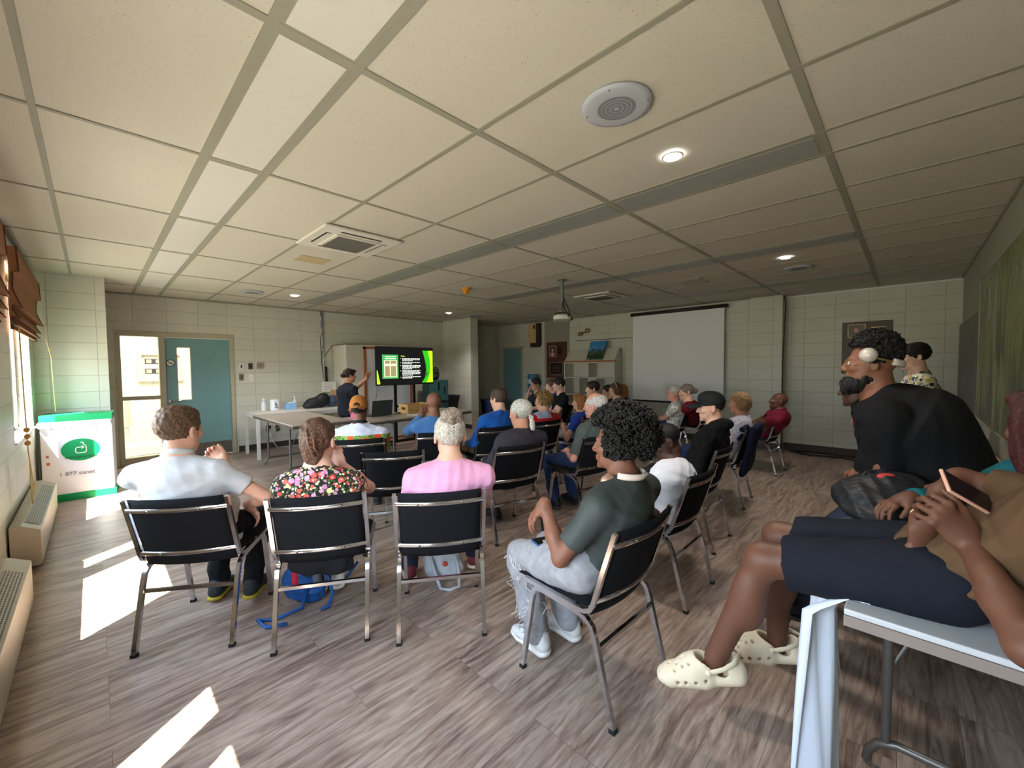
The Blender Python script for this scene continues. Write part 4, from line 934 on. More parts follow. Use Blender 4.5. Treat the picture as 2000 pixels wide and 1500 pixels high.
# ---- second and third rows
def orange_x(t,J): cap(J['H'],t,cloth('capbrown',rgb(176,112,52)),None,back=True)
pc('orange','man in a backwards brown cap and white shirt with a bright printed band',.14,702,802,SKB,[cloth('whiteblue',rgb(214,220,240)),AFR],KH,('buzz',HBL),shoes=SH_BLK,h=.006,b=1.15,sw=.21,extra=orange_x,shirtpaint=lambda c,N:((c[:,2]<N[2]-.075)),sleeve=.7,headsc=1.02,collar=DK)
pc('bald','bald man in a blue long sleeved shirt resting his cheek on his fist',.16,847,789,skin('umber',rgb(138,92,74)),cloth('blue',rgb(74,120,178)),DEN,('bald',None),top='long',shoes=SH_BLK,h=.0065,b=1.0,sw=.18,wr={-1:(-.13,.28,.95)},el={-1:(-.6,.5,-.8)},handspec={-1:dict(d=(.2,-.1,.9),n=(-.3,1,0),t=(1,0,0),curl=(1.2,1.2,.8))},headsc=1.05)
pc('royal','man in a royal blue shirt with short dark hair seated in the middle',.16,973,780,SKF,cloth('royal',rgb(26,88,172)),KH,('short',hair_mat('darkbrown',rgb(74,58,50))),top='long',shoes=SH_BLK,h=.0065,b=1.1,sw=.20,glass=BLKF,headyaw=22,wr={-1:(-.22,.30,.60),1:(.1,.4,.6)},headsc=1.03)
pc('hunch','grey haired man with a small ponytail in a dark grey sweater and shorts',.20,1016,808,SKT,cloth('dksweater',rgb(58,56,66)),BLKM,('pony',HSL),top='long',bottom='shorts',shoes=SH_BLK,h=.006,b=1.12,sw=.2,headyaw=18,wr={-1:(-.12,.40,.62),1:(.16,.38,.62)},ank={-1:(.02,.50,.10),1:(.30,.52,.40)},knee_out=.5,headsc=1.08,pitch=-6)
pc('red','woman with curly blond hair in a red jacket',.16,1060,784,SKF,[cloth('redjacket',rgb(198,30,36)),cloth('paleblue',rgb(170,180,214))],DEN,('curly',HBD),top='long',shoes=SH_BLK,h=.0065,b=1.12,sw=.19,headyaw=20,headsc=1.0,glass=GOLD,shirtpaint=lambda c,N:((c[:,2]>N[2]-.045)&(abs(c[:,0])<.10)))
pc('redblond','woman with long reddish blond hair in a blue t-shirt',.16,1131,786,SKF,cloth('blue2',rgb(38,70,168)),cloth('lightgrey',rgb(170,172,180)),('long',HRB),shoes=SH_WH,h=.0065,b=.95,sw=.165,headyaw=30,glass=GOLD,eyes=True,headsc=.9,wr={-1:(-.14,.32,.66)})
pc('gpolo','elderly man with white hair and a pink scalp in a grey green polo',.16,1162,793,skin('rosy',rgb(232,170,152)),cloth('greygreen',rgb(84,94,92)),DEN,('fringe',HWT),top='polo',shoes=SH_BLK,h=.006,b=1.12,sw=.2,headyaw=20,sleeve=.85,headsc=1.12,wr={-1:(-.10,.36,.62),1:(.04,.38,.60)},ank={-1:(-.14,.50,.10),1:(.12,.5,.1)})
pc('gbun','woman with a grey bun and glasses in a white leafy shirt before the screen',.16,1316,768,skin('ruddy',rgb(224,158,140)),LEAF,DEN,('bunlow',HGR),shoes=SH_BLK,h=.007,b=1.1,sw=.18,headyaw=34,glass=mat('red_frame',rgb(190,60,60),.4),eyes=True,headsc=1.05)
chair('gb2',6.98,2.34,100,'black chair mostly hidden behind the woman with the grey bun')
pc('gb2','person in a dark red top half hidden behind the grey bun woman',.16,1340,766,SKF,cloth('darkred',rgb(104,24,36)),DEN,('bunlow',hair_mat('greybrown2',rgb(120,108,96),rgb(160,148,134))),top='tee',shoes=SH_BLK,h=.008,headyaw=30)
# ---- far group facing across
def band(t,J): tubes('headband',WHC,t,[[J['H'].p(.088*math.cos(a),-.0,.04+.088*math.sin(a)) for a in [i*math.pi/10 for i in range(11)]]],.006)
for key,px_,d_,lb,skn,shr,hr,kw in (
 ('b1',(1046,751),7.6,'man with dark receding hair resting his chin on his hand near the water cooler',SKT,DK,('short',HDK),dict(wr={1:(.02,.30,.97),-1:(-.08,.34,.66)},el={1:(.5,.4,-.8)},glass=BLKF,handspec={1:dict(d=(-.1,0,1),n=(.3,1,0),t=(-1,0,0),curl=(1.1,1.1,.8))})),
 ('b2b',(1076,754),7.3,'young person in blue almost hidden behind the black t-shirt',SKP,cloth('blue3',rgb(40,70,150)),('short',HB),dict()),
 ('b2',(1091,752),6.8,'young man in a black t-shirt with dark hair and crossed arms',SKP,BLKM,('dark',HDK),dict(wr={-1:(.10,.26,.74),1:(-.10,.27,.72)},el={-1:(-1,0,-.5),1:(1,0,-.5)})),
 ('b3',(1157,760),6.2,'man with dark hair seated before the white shelf unit',SKF,DK,('dark',HDK),dict()),
 ('b4',(1201,762),6.7,'woman with a white headband, glasses and an olive top',SKP,cloth('olive',rgb(110,108,60)),('bob',hair_mat('brown2',rgb(96,66,46))),dict(extra=band,glass=GOLD)),
 ('b6',(1187,765),7.3,'dark haired person half hidden behind the white headband',SKF,DK,('dark',HDK),dict()),
 ('b5',(1214,763),7.6,'person with long golden hair farthest back beside the screen',SKF,DK,('long',HRB),dict(headyaw=10))):
    kw.setdefault('look',(2.5,6.2)); person(lb,px_,B[key],skn,shr,DEN,hr,shoes=SH_BLK,h=.008,hd=d_,eyes=True,**kw)
# ---------------------------------------------------------------- people by the right wall and the presenter
NAVY=cloth('navyshort',rgb(27,30,40)); BRN=cloth('brownshirt',rgb(94,72,52),scale=200); TEALC=cloth('tealshirt',rgb(22,92,100)); HOO=cloth('hoodieblk',rgb(22,22,25),scale=250)
CLOG=mat('clog_foam',rgb(222,208,180),.6,sss=.0,bump=.05)
def clog(A,ft,side,up,parent,h=.0045,sc=1.):
    F=lambda a,b,c: A+np.array(ft)*a*sc+np.array(side)*b*sc+np.array(up)*c*sc
    S=SDF(h)
    S.cone(F(-.055,0,-.066),F(.06,0,-.062),.036*sc,.034*sc,.02,side=side,w=1.2); S.cone(F(.06,0,-.062),F(.175,0,-.052),.036*sc,.030*sc,.02,side=side,w=1.65); S.cone(F(.185,.0,-.050),F(.205,.0,-.046),.026*sc,.024*sc,.02,side=side,w=1.7)
    S.cone(F(.09,0,-.035),F(.17,0,-.042),.048*sc,.036*sc,.02,side=side,w=1.2); S.cone(F(.05,0,-.02),F(.09,0,-.03),.050*sc,.050*sc,.02,side=side,w=1.0)
    S.cone(F(-.05,0,-.045),F(-.04,0,-.03),.042*sc,.042*sc,.01,side=side,w=1.0)
    S.cone(F(-.015,0,-.03),F(-.03,0,.10),.038*sc,.05*sc,.01,sub=True); S.cone(F(.03,0,-.02),F(.02,0,.10),.036*sc,.05*sc,.008,sub=True)
    S.cut(F(0,0,-.098),-np.array(up),.006)
    for a,b_ in [(.09,-.03),(.09,.03),(.11,0),(.115,-.028),(.115,.030),(.135,-.012),(.137,.016),(.15,-.03),(.15,.034),(.165,0)]: S.cone(F(a,b_,-.04),F(a+.01,b_*1.25,.04),.0052*sc,None,.001,sub=True)
    for a in (.05,.085,.12,.15):
        for s in(-1,1): S.cone(F(a,s*.03,-.052),F(a+.004,s*.09,-.046),.0065*sc,None,.001,sub=True)
    o=S.obj('clog',CLOG,parent,disp=None)
    b=MB(); b.tube([tuple(F(.035,-.052,-.02)),tuple(F(-.02,-.056,-.008)),tuple(F(-.06,-.046,.004)),tuple(F(-.088,0,.008)),tuple(F(-.06,.046,.004)),tuple(F(-.02,.056,-.008)),tuple(F(.035,.052,-.02))],.007*sc,8,flat=(1.3,.5),upv=tuple(up)); 
    b.ball(tuple(F(.035,-.052,-.02)),.011*sc); b.ball(tuple(F(.035,.052,-.02)),.011*sc); b.obj('strap',CLOG,o,smooth=True)
    return o
def fore_x(t,J):
    for s in(-1,1):
        g=nv(J_FT[s]); sd=nv(np.cross(g,(0,0,1))); up=nv(np.cross(sd,g)); clog(J['AK'][s],g,sd,up,t)
    # waist band of swim shorts and the bracelet
    W=J['W'][1]; d=nv(J['W'][1]-J['El'][1]); u=nv(np.cross(d,(0,0,1))); w=np.cross(d,u); tubes('bracelet',mat('cord',rgb(214,200,150),.7),t,[[W-d*.012+(u*math.cos(a)*.034+w*math.sin(a)*.030) for a in [i*math.pi/10 for i in range(21)]],[W-d*.012+w*.03,W-d*.0+w*.045,W-d*.02+w*.04]],.0022,5)
J_FT={-1:(-.35,.8,-.28),1:(-.35,.8,-.2)}
JF=person('person in brown shirt, dark shorts and beige clogs holding a phone on the near table',None,(1.75,-.14,91),SKR,BRN,NAVY,('buzz',HBL),top='tee',bottom='shorts',shoes=None,headpos=(-.20,-.22,1.31),headyaw=0,pv=(.0,.05,.845),sc=1.07,h=.0045,b=1.06,sw=.20,sleeve=.8,hem=.0,
   ank={-1:(-.15,.64,.355),1:(.18,.50,.33)},wr={-1:(-.166,.02,.985),1:(-.115,.10,1.005)},el={-1:(-1,-.45,-.6),1:(.9,-.5,.3)},ft=J_FT,
   handspec={-1:dict(d=(-.22,.50,.60),n=(-.85,-.3,.35),t=(.55,-.3,.7),curl=(.9,1.0,.7)),1:dict(d=(.10,.05,-.95),n=(-.75,-.62,.1),t=(.7,-.7,0),curls=((.75,1.1,.8),(.8,1.1,.8),(.85,1.1,.8),(.85,1.1,.8)),thumb=(.95,.40,.1))},extra=fore_x,eyes=True,seed=3,fold=.004,shirtdisp=folds(9,.007,24))
def teal_x(t,J):
    cols=[mat('band_red',rgb(214,48,44),.7)]
    N=J['N']; C=J['C']
person('person in a teal shirt with folded arms and bare knees on the near table',None,(2.25,-.12,88),SKR,[TEALC],cloth('greyshorts',rgb(74,78,92)),('long',hair_mat('maroonbraid',rgb(58,26,28),rgb(96,44,44))),top='long',bottom='shorts',headpos=(-.36,-.19,1.26),headyaw=-55,pv=(0,.0,.83),sc=.98,h=.0055,b=1.05,sw=.19,
   ank={-1:(.02,.58,.30),1:(.20,.58,.30)},wr={-1:(.10,.08,1.00),1:(-.20,.10,.96)},el={-1:(-1,-.2,-.3),1:(1,-.2,-.3)},shoes=SH_BLK,shirtdisp=folds(21,.005,30),fold=.004)
def hoodie_x(t,J):
    H=J['H']; curls(H,t,HBL,2000,.100,11,c=(0,-.015,.066),size=.0105,low=-.5,depth=.35,sq=(.92,1.02,1.05))
    S=SDF(.005); S.ell(H.p(0,.055,-.098),(.062*H.sc,.050*H.sc,.052*H.sc),.02,H.M); S.ell(H.p(0,.02,-.075),(.074*H.sc,.045*H.sc,.045*H.sc),.02,H.M); S.ell(H.p(0,.085,-.115),(.035,.03,.04),.02,H.M); S.ell(H.p(0,.105,-.058),(.02,.02,.008),.01,H.M,True); S.obj('beard',HBL,t,disp=lumps(3,.005,260))
    glasses(H,t,GOLD); eye_pair(H,t)
JH=person('large man with glasses, a beard and a black hoodie sitting on the table',(1700,712),(2.66,-.12,96),SKB,HOO,cloth('slate',rgb(46,52,68)),('bald',None),top='hoodie',hd=2.0,headyaw=0,pitch=2,pv=(.0,-.02,.87),sc=1.06,h=.006,b=1.72,sw=.235,fat=.006,belly=.12,headsc=.92,
   ank={-1:(-.06,.62,.16),1:(.26,.60,.20)},wr={-1:(.02,.27,.92),1:(.06,.27,.90)},el={-1:(-.9,-.2,-1),1:(.9,-.2,-1)},shoes=SH_BLK,extra=hoodie_x,shirtdisp=folds(33,.007,16),knee_out=.05)
def over_ear(name,lab,H,m,m2,back=True,sc=1.,tilt=.5):
    t=thing(name,lab,'headphones',tuple(H.o_world)); L=lambda *a: tuple(np.array(H.p(*a))-H.o+0)
    return t
def head_world(J):
    r=J['root']; H=J['H']; Mx=np.array(Matrix.Rotation(r.rotation_euler[2],3,'Z')); return Frame(Mx@H.o+np.array(r.location),Mx@H.M,H.sc)
def headphones(lab,HW,m,m2,mode='back'):
    t=thing('headphones',lab,'headphones',tuple(HW.o)); F=Frame((0,0,0),HW.M,HW.sc)
    pts=[]
    for i in range(15):
        a=math.pi*i/14; x=.106*math.cos(a); r_=.140*math.sin(a)
        pts.append(tuple(F.p(x,-.015-r_*.93*(1 if mode=='back' else .1)+.02,.035-(.22*r_ if mode=='back' else -r_*1.05))))
    b=MB(); b.tube(pts[3:-3],.011,8,flat=(1.5,.55),upv=tuple(F.d(0,0,1))); b.obj('headband',m,t,smooth=True)
    for s,pp in((1,pts[0:4]),(-1,pts[-4:])):
        b=MB(); b.tube([tuple(F.p(s*.112,.012,.045))]+(pp if s>0 else list(reversed(pp))),.0045,6); b.obj('slider',GOLD,t,smooth=True)
        S=SDF(.004); S.cone(F.p(s*.092,.014,.045),F.p(s*.106,.014,.045),.036,.034,.006); c=S.obj('ear_cup',m,t)
        S=SDF(.004); S.cone(F.p(s*.078,.014,.045),F.p(s*.088,.014,.045),.034,.034,.01); S.obj('ear_pad',m2,c)
    return t
HPM=mat('headphone_cream',rgb(206,196,188),.35,.1); HPP=mat('headphone_pad',rgb(120,108,104),.7)
headphones('cream over-ear headphones worn by the large man in the black hoodie',head_world(JH),HPM,HPP)
# headphones round the neck of the afro man
HW=head_world(JA); Nw=np.array(Matrix.Rotation(JA['root'].rotation_euler[2],3,'Z'))@JA['N']+np.array(JA['root'].location)
t=thing('headphones','cream headphones resting round the neck of the man with the afro','headphones',tuple(Nw))
Rz=np.array(Matrix.Rotation(JA['root'].rotation_euler[2]+R(12),3,'Z')); q=lambda *a: tuple(Rz@np.array(a,float))
b=MB(); b.tube([q(.088*math.cos(a),-.005+.088*math.sin(a),.030+.008*math.sin(a)) for a in [math.pi*(1.0+i/14) for i in range(15)]],.010,8,flat=(1.5,.6),upv=(0,0,1)); b.obj('headband',mat('headphone_pale',rgb(232,214,200),.35),t,smooth=True)
for s in(-1,1):
    S=SDF(.004); S.cone(q(s*.082,.035,.006),q(s*.096,.042,.002),.028,.026,.004); S.obj('ear_cup',mat('headphone_gold',rgb(206,170,146),.3,.5),t)
o=text_mesh('beats',.026,'brand_mark',WHITE,t,Matrix.Translation(q(-.015,-.103,.033))@Matrix.Rotation(JA['root'].rotation_euler[2]+R(6),4,'Z')@Matrix.Rotation(R(90),4,'X'))
def small_cup(t,J): pass
JP=person('person in a coral shirt leaning forward on the far bench, mostly behind the hoodie',(1680,760),(3.47,-.13,98),SKD,cloth('coral',rgb(206,84,88)),cloth('brownpants',rgb(92,78,66)),('buzz',HBL),top='tee',hd=2.62,headyaw=-2,pv=(.0,.02,.84),sc=.98,h=.007,b=1.15,sw=.2,ank={-1:(-.1,.62,.16),1:(.12,.62,.16)},wr={-1:(.0,.24,.95),1:(.02,.24,.93)},shoes=SH_BLK,sleeve=.8)
headphones('small white headphones worn by the person in the coral shirt',head_world(JP),mat('headphone_white',rgb(226,228,236),.4),HPP)
person('young man in a colourful tropical shirt standing with folded arms in the far corner',(1785,697),(5.20,-.08,104),SKP,HAW,DK,('dark',HBL),top='tee',hd=3.66,headyaw=6,pv=(.0,.03,.86),standing=True,sc=.96,h=.007,b=1.0,sw=.185,ank={-1:(-.10,.04,.10),1:(.12,.04,.10)},wr={-1:(.12,.26,1.10),1:(-.12,.27,1.08)},el={-1:(-1,0,-.6),1:(1,0,-.6)},shoes=SH_BLK,glass=BLKF,eyes=True,sleeve=.8)
# presenter
person('woman in a black t-shirt with dark tied hair standing and presenting by the screen',(683,734),(2.87,6.58,8),SKT,cloth('presenter',rgb(34,36,48)),DK,('updo',HDK),top='tee',hd=6.62,headyaw=-12,pitch=-4,pv=(.0,.0,.80),standing=True,sc=.93,h=.0065,b=.98,sw=.17,ank={-1:(-.09,.05,.10),1:(.1,.02,.10)},wr={-1:(-.04,.42,1.28),1:(.12,.22,.80)},el={-1:(-.3,.2,-1),1:(.5,-.6,-.2)},shoes=SH_BLK,eyes=True,sleeve=.75,handspec={1:dict(d=(0,.6,-.6),n=(.3,.6,.6),t=(-1,.2,0),curl=(.2,.2,.1)),-1:dict(d=(0,.5,.9),n=(-1,0,0),t=(0,-1,.3),curl=(.5,.6,.4))})
# phones
PB=mat('phone_black',rgb(18,20,24),.15); PBL=mat('phone_blue_case',rgb(44,84,138),.4)
def phone(lab,loc,X,Y,case,w=.074,l=.152,scr=PB,emitm=None):
    X=Vector(X).normalized(); Y=(Vector(Y)-X*Vector(Y).dot(X)).normalized(); Z=X.cross(Y); t=thing('phone',lab,'phone',loc); T=Matrix((X,Y,Z)).transposed().to_4x4()
    b=MB(); b.box((0,0,0),(w,l,.009),T); b.obj('case',case,t,bevel=.003); b=MB(); b.box((0,0,.0052),(w-.008,l-.008,.0014),T); b.obj('screen',scr,t); return t
rA=JA['root']; Mx=Matrix.Rotation(rA.rotation_euler[2],4,'Z'); Mx.translation=rA.location
kp=Mx@Vector(tuple(JA['hips'][-1]*.42+JA['KN'][-1]*.58+np.array([0.03,0,.088]))); dr_=(Mx.to_3x3()@Vector(tuple(JA['KN'][-1]-JA['hips'][-1])))
phone('phone in a blue case lying on the ripped grey jeans',tuple(kp),Mx.to_3x3()@Vector((.35,1,0.)),Mx.to_3x3()@Vector((-1,.35,0)),PBL)
rF=JF['root']; MF=Matrix.Rotation(rF.rotation_euler[2],4,'Z'); MF.translation=rF.location
hw=MF@Vector(tuple(JF['W'][-1]+np.array([.045,.0,.115])))
Yp=Vector((.6,-.62,-.5)); Zp=Vector((-.55,-.35,.76)); Zp=(Zp-Yp*Zp.dot(Yp)/Yp.dot(Yp)).normalized(); Xp=Yp.cross(Zp)
phone('phone with a pink case in the raised hand of the person in the brown shirt',tuple(hw),Xp,Yp,mat('phone_pink',rgb(222,170,150),.4),emitm=None)
# bags -------------------------------------------------------------------------
def bag(lab,loc,prims,m,h=.007,disp=None,name='backpack',cat='backpack',rz=0,mats2=None,extras=()):
    t=thing(name,lab,cat,loc,rz); S=SDF(h)
    for p in prims: S.ell(p[0],p[1],.04 if len(p)<3 else p[2])
    S.cut((0,0,.002),(0,0,-1),.01); S.obj('bag_body',m,t,disp=disp or folds(4,.006,34))
    for nme,mm,paths,r in extras: tubes(nme,mm,t,paths,r)
    return t
NYL=mat('black_nylon',rgb(26,27,31),.55,var=.1,vscale=25,bump=.15,bscale=90,spec=.5)
t=thing('backpack','large black backpack with a red badge lying on the lap of the person in teal','backpack',(2.30,.03,.80),R(-32))
S=SDF(.006)
for c,r_ in (((-.08,0,.10),(.17,.15,.085)),((.10,.0,.09),(.17,.12,.075)),((.22,-.02,.06),(.12,.09,.05)),((-.10,-.05,.06),(.17,.13,.06)),((-.02,-.0,.15),(.14,.11,.05)),((.30,-.03,.04),(.10,.07,.04)),((.0,-.10,.04),(.18,.08,.06))): S.ell(c,r_,.03)
S.obj('bag_body',NYL,t,disp=lambda x,y,z:folds(14,.009,22)(x,y,z)+folds(15,.0045,52)(x,y,z))
S=SDF(.006); S.ell((-.02,-.145,.055),(.10,.045,.055),.02); S.obj('front_pocket',NYL,t,disp=folds(15,.006,50))
S=SDF(.004); S.ell((-.08,-.02,.196),(.042,.022,.012),.01); S.obj('red_badge',mat('badge_coral',rgb(196,64,62),.7),t)
tubes('zip',mat('zip_dark',rgb(52,52,58),.5),t,[[(-.18,.02,.155),(-.08,.055,.198),(.04,.05,.20),(.16,.0,.16)],[(-.14,-.16,.09),(-.04,-.19,.105),(.06,-.175,.09)]],.004); tubes('zip_pull',CHROME,t,[[(.06,-.185,.088),(.075,-.19,.06)]],.004)
# bottle
t=thing('water_bottle','blue bottle with a steel cap standing on the table beside the teal sleeve','bottle',(2.50,-.14,.741)); b=MB(); b.lathe([(.033,0),(.035,.01),(.035,.15),(.025,.185),(.02,.19)],20); b.obj('bottle_body',mat('bottle_blue',rgb(36,66,150),.25),t,smooth=True,auto=50); b=MB(); b.lathe([(.022,.185),(.024,.19),(.024,.225),(.020,.23)],20); b.obj('cap',CHROME,t,smooth=True,auto=50)
# coats
def pile(name,lab,cat,loc,prims,m,seed,h=.009,k=.06,extra=None,rz=0,amp=.008):
    t=thing(name,lab,cat,loc,rz); S=SDF(h)
    for c,r_ in prims: S.ell(c,r_,k)
    S.cut((0,0,.004),(0,0,-1),.01); S.obj('cloth_folds',m,t,disp=folds(seed,amp,22)); return t
pile('coat','black coat heaped in the corner on the beige table','coat',(4.05,-.22,.741),[((0,0,.16),(.20,.17,.14)),((-.12,.03,.10),(.18,.15,.10)),((.18,0,.08),(.20,.17,.08)),((-.28,0,.06),(.12,.13,.06))],cloth('coatblack',rgb(20,20,23)),41)
pile('backpack','dark navy backpack lying in front of the black coat heap','backpack',(3.72,-.06,.741),[((0,0,.07),(.20,.12,.07)),((.12,.02,.05),(.12,.10,.05)),((-.12,0,.04),(.12,.12,.045))],mat('navy_nylon',rgb(28,29,44),.5,bump=.1),42,amp=.006)
pile('grey_blue_shirt','grey blue shirt draped over the black coat heap','clothing',(3.84,-.28,.80),[((0,0,.10),(.11,.06,.05)),((.09,-.03,.05),(.10,.07,.05)),((-.12,.03,.10),(.09,.035,.02)),((.03,-.02,.02),(.06,.05,.05))],cloth('paleshirt',rgb(128,138,160)),43,amp=.009)
# hanging white cloth at the near table
t=thing('white_cloth','white cloth hanging down from the near table edge under the dark shorts','cloth',(1.655,.115,.745)); b=MB()
def fn(u,v):
    L=.86-.62*max(0,(u-.55))/.45; w=.36-.14*v; x=-.09+w*u-.03*v; q=min(1,v*7); y=-.05+.13*q+.05*q*math.sin(u*17+1.5*v)*(.5+.5*v)+.012*math.sin(u*41)*q; z=-L*max(0,v-.05)
    return (x,y,z+.001)
b.grid(fn,44,40); o=b.obj('cloth_folds',mat('white_linen',rgb(214,222,236),.8,bump=.1,bscale=400),t,smooth=True); sd=o.modifiers.new('s','SOLIDIFY'); sd.thickness=.0025
# blue backpack behind floral chair
BLU=mat('blue_nylon',rgb(24,86,158),.5,var=.12,bump=.15,bscale=60); c=CH['floral']; cx,cy,cyaw=c
def lw(key,x,y,z=0): 
    cx,cy,ya=CH[key]; f=(math.cos(R(ya)),math.sin(R(ya))); return (cx+f[1]*x+f[0]*y,cy-f[0]*x+f[1]*y,z)
t=thing('backpack','blue hiking backpack with loose straps on the floor under the floral top chair','backpack',lw('floral',-.20,.52),R(cyaw-90+15))
S=SDF(.006); S.ell((0,0,.16),(.10,.09,.17),.03); S.ell((-.04,.04,.10),(.09,.08,.11),.03); S.ell((.05,-.03,.07),(.07,.08,.09),.03); S.cut((0,0,.003),(0,0,-1),.01); S.obj('bag_body',BLU,t,disp=folds(51,.008,40))
S=SDF(.006); S.cone((.06,-.06,.12),(.07,-.05,.28),.035,.03,.02); S.obj('side_pocket',mat('grey_nylon',rgb(96,100,112),.6),t,disp=folds(52,.005,40)); S=SDF(.006); S.cone((-.05,-.075,.13),(-.05,-.06,.27),.022,None,.02); S.obj('red_panel',mat('red_nylon',rgb(190,36,56),.6),t)
tubes('strap',BLU,t,[[(.02,-.08,.14),(-.02,-.16,.03),(-.16,-.18,.012),(-.25,-.14,.012),(-.20,-.24,.012),(-.10,-.26,.012)]],.011); tubes('strap',BLU,t,[[(.06,-.06,.25),(.13,-.10,.15),(.15,-.13,.05),(.12,-.19,.012),(.08,-.20,.012)]],.011); tubes('strap',BLU,t,[[(.08,.0,.1),(.18,.02,.05),(.26,.05,.06),(.33,.09,.12)]],.010)
# grey tote behind pink chair
c=CH['pink']; t=thing('tote_bag','grey white shoulder bag with a strap loop on the floor under the pink t-shirt chair','bag',lw('pink',.0,.62),R(c[2]-90)); TB=mat('pale_canvas',rgb(186,194,202),.7,bump=.15,bscale=200)
S=SDF(.006); S.ell((0,.05,.12),(.13,.07,.15),.03); S.ell((.06,.03,.07),(.09,.07,.08),.03); S.cut((0,0,.003),(0,0,-1),.01); S.obj('bag_body',TB,t,disp=folds(61,.006,36))
tubes('strap',TB,t,[[(-.08,-.0,.20),(-.05,-.06,.10),(-.01,-.13,.014),(.05,-.155,.012),(.11,-.13,.014),(.11,-.05,.08),(.09,.0,.16)]],.011); S=SDF(.005); S.ell((.02,-.035,.13),(.018,.01,.02),.004); S.obj('orange_label',mat('label_orange',rgb(214,84,48),.6),t)
# khaki bag hanging on the bald man's chair
x_,y_,_=lw('bald',-.32,.16); t=thing('backpack','khaki canvas backpack standing on the floor left of the blue shirt','backpack',(x_,y_,0),R(20)); KB=mat('khaki_canvas',rgb(138,126,104),.85,bump=.2,bscale=200,var=.1)
S=SDF(.007); S.ell((0,0,.30),(.13,.10,.20),.04); S.ell((0,0,.14),(.14,.12,.15),.04); S.cut((0,0,.003),(0,0,-1),.01); S.obj('bag_body',KB,t,disp=folds(71,.01,30)); S=SDF(.007); S.ell((0,-.09,.40),(.09,.04,.07),.02); S.obj('front_pocket',KB,t,disp=folds(72,.006,40))
# navy jacket over the lady's chair
t=thing('jacket','navy jacket hanging over the back of the chair of the woman in the sleeveless top','jacket',(CH['lady'][0],CH['lady'][1],0),R(CH['lady'][2]-90)); S=SDF(.008)
for i in range(10): z=.81-.055*i; S.cone((-.19+.01*i,-.012+.028*i*.45-.055,z),(.23,-.012+.028*i*.45-.055-.01*math.sin(i*1.1),z),.026,.030,.06)
S.cone((-.19,.03,.80),(.21,.03,.80),.026,None,.04); S.cone((-.19,.06,.70),(.18,.06,.72),.022,None,.05)
S.obj('cloth_folds',cloth('navyjacket',rgb(28,32,58)),t,disp=folds(81,.005,14))

t=thing('jacket','black garment hanging below the back of the floral top chair','clothing',lw('floral',.0,.10,.0),R(CH['floral'][2]-90)); S=SDF(.007); S.ell((-.02,.02,.40),(.17,.025,.07),.02); S.ell((.06,.02,.37),(.10,.025,.06),.02); S.cut((0,0,.325),(0,.0,-1),.01); S.obj('cloth_folds',BLKM,t,disp=folds(95,.006,36))
# ---------------------------------------------------------------- things on walls, ceiling and tables
def wallbox(b,T,x0,y0,x1,y1,z0,z1): b.box2((x0,y0,z0),(x1,y1,z1),T)
TW=lambda x,z,y=Y1: WT((x,y,z),(1,0,0))                 # on the door/TV wall, facing the room
SW=lambda y,z,x=8.14: WT((x,y,z),(0,-1,0))              # on the screen wall, facing the room
# banner bin
bx=thing('recycling_bin','white cardboard deposit bin with green bands and a green oval logo by the pier','recycling bin',(-.145,6.72,0),R(-5)); WC=mat('white_card',rgb(236,236,240),.6); GC=mat('green_card',rgb(0,150,84),.5)
b=MB(); b.box2((-.28,.0,.08),(.28,.40,.90)); b.obj('bin_body',WC,bx); b=MB(); b.box2((-.285,-.006,0),(.295,.405,.08)); b.box2((-.285,-.006,.895),(.285,.405,.965)); b.obj('green_band',GC,bx)
T=WT((0,-.001,0),(1,0,0)); b=MB(); b.prism([(.02+.155*math.cos(a),.565+.125*math.sin(a)) for a in [2*math.pi*i/40 for i in range(40)]],.002,T); b.obj('green_oval',GC,bx)
b=MB(); P=lambda *q:[tuple(T@V(x+.02,y+.55,.004)) for x,y in q]
b.tube(P((.0,.095),(.022,.095),(.02,.075),(.035,.062),(.043,.045),(.043,-.01),(.03,-.022),(-.028,-.022),(-.04,-.01),(-.04,.03),(-.028,.042),(.02,.042)),.005,6); b.tube(P((.005,.058),(.028,.040),(.005,.026)),.005,6); b.obj('bottle_symbol',WHITE,bx)
text_mesh('consignaction',.046,'lettering',mat('ink_dark',rgb(20,60,44),.6),bx,T@Matrix.Translation((.02,.485,.003))); text_mesh('1 877 canettes',.060,'phone_lettering',mat('ink_grey',rgb(120,116,116),.6),bx,T@Matrix.Translation((.02,.30,.002)))
b=MB(); b.prism([(-.245,.50),(-.225,.50),(-.225,.53),(-.245,.53)],.001,T); b.prism([(-.245,.42),(-.22,.42),(-.22,.45),(-.245,.45)],.001,T); b.obj('orange_mark',mat('orange_ink',rgb(200,110,70),.6),bx)
S=SDF(.007); S.cone((-.23,-.012,.86),(.26,-.012,.87),.02,.02,.02); S.cone((-.25,-.008,.83),(.27,-.008,.84),.016,.016,.02); S.ell((-.275,-.01,.86),(.03,.03,.04),.02); S.obj('plastic_liner',mat('clear_plastic',rgb(238,240,250),.2,alpha=1),bx,disp=folds(3,.006,60))
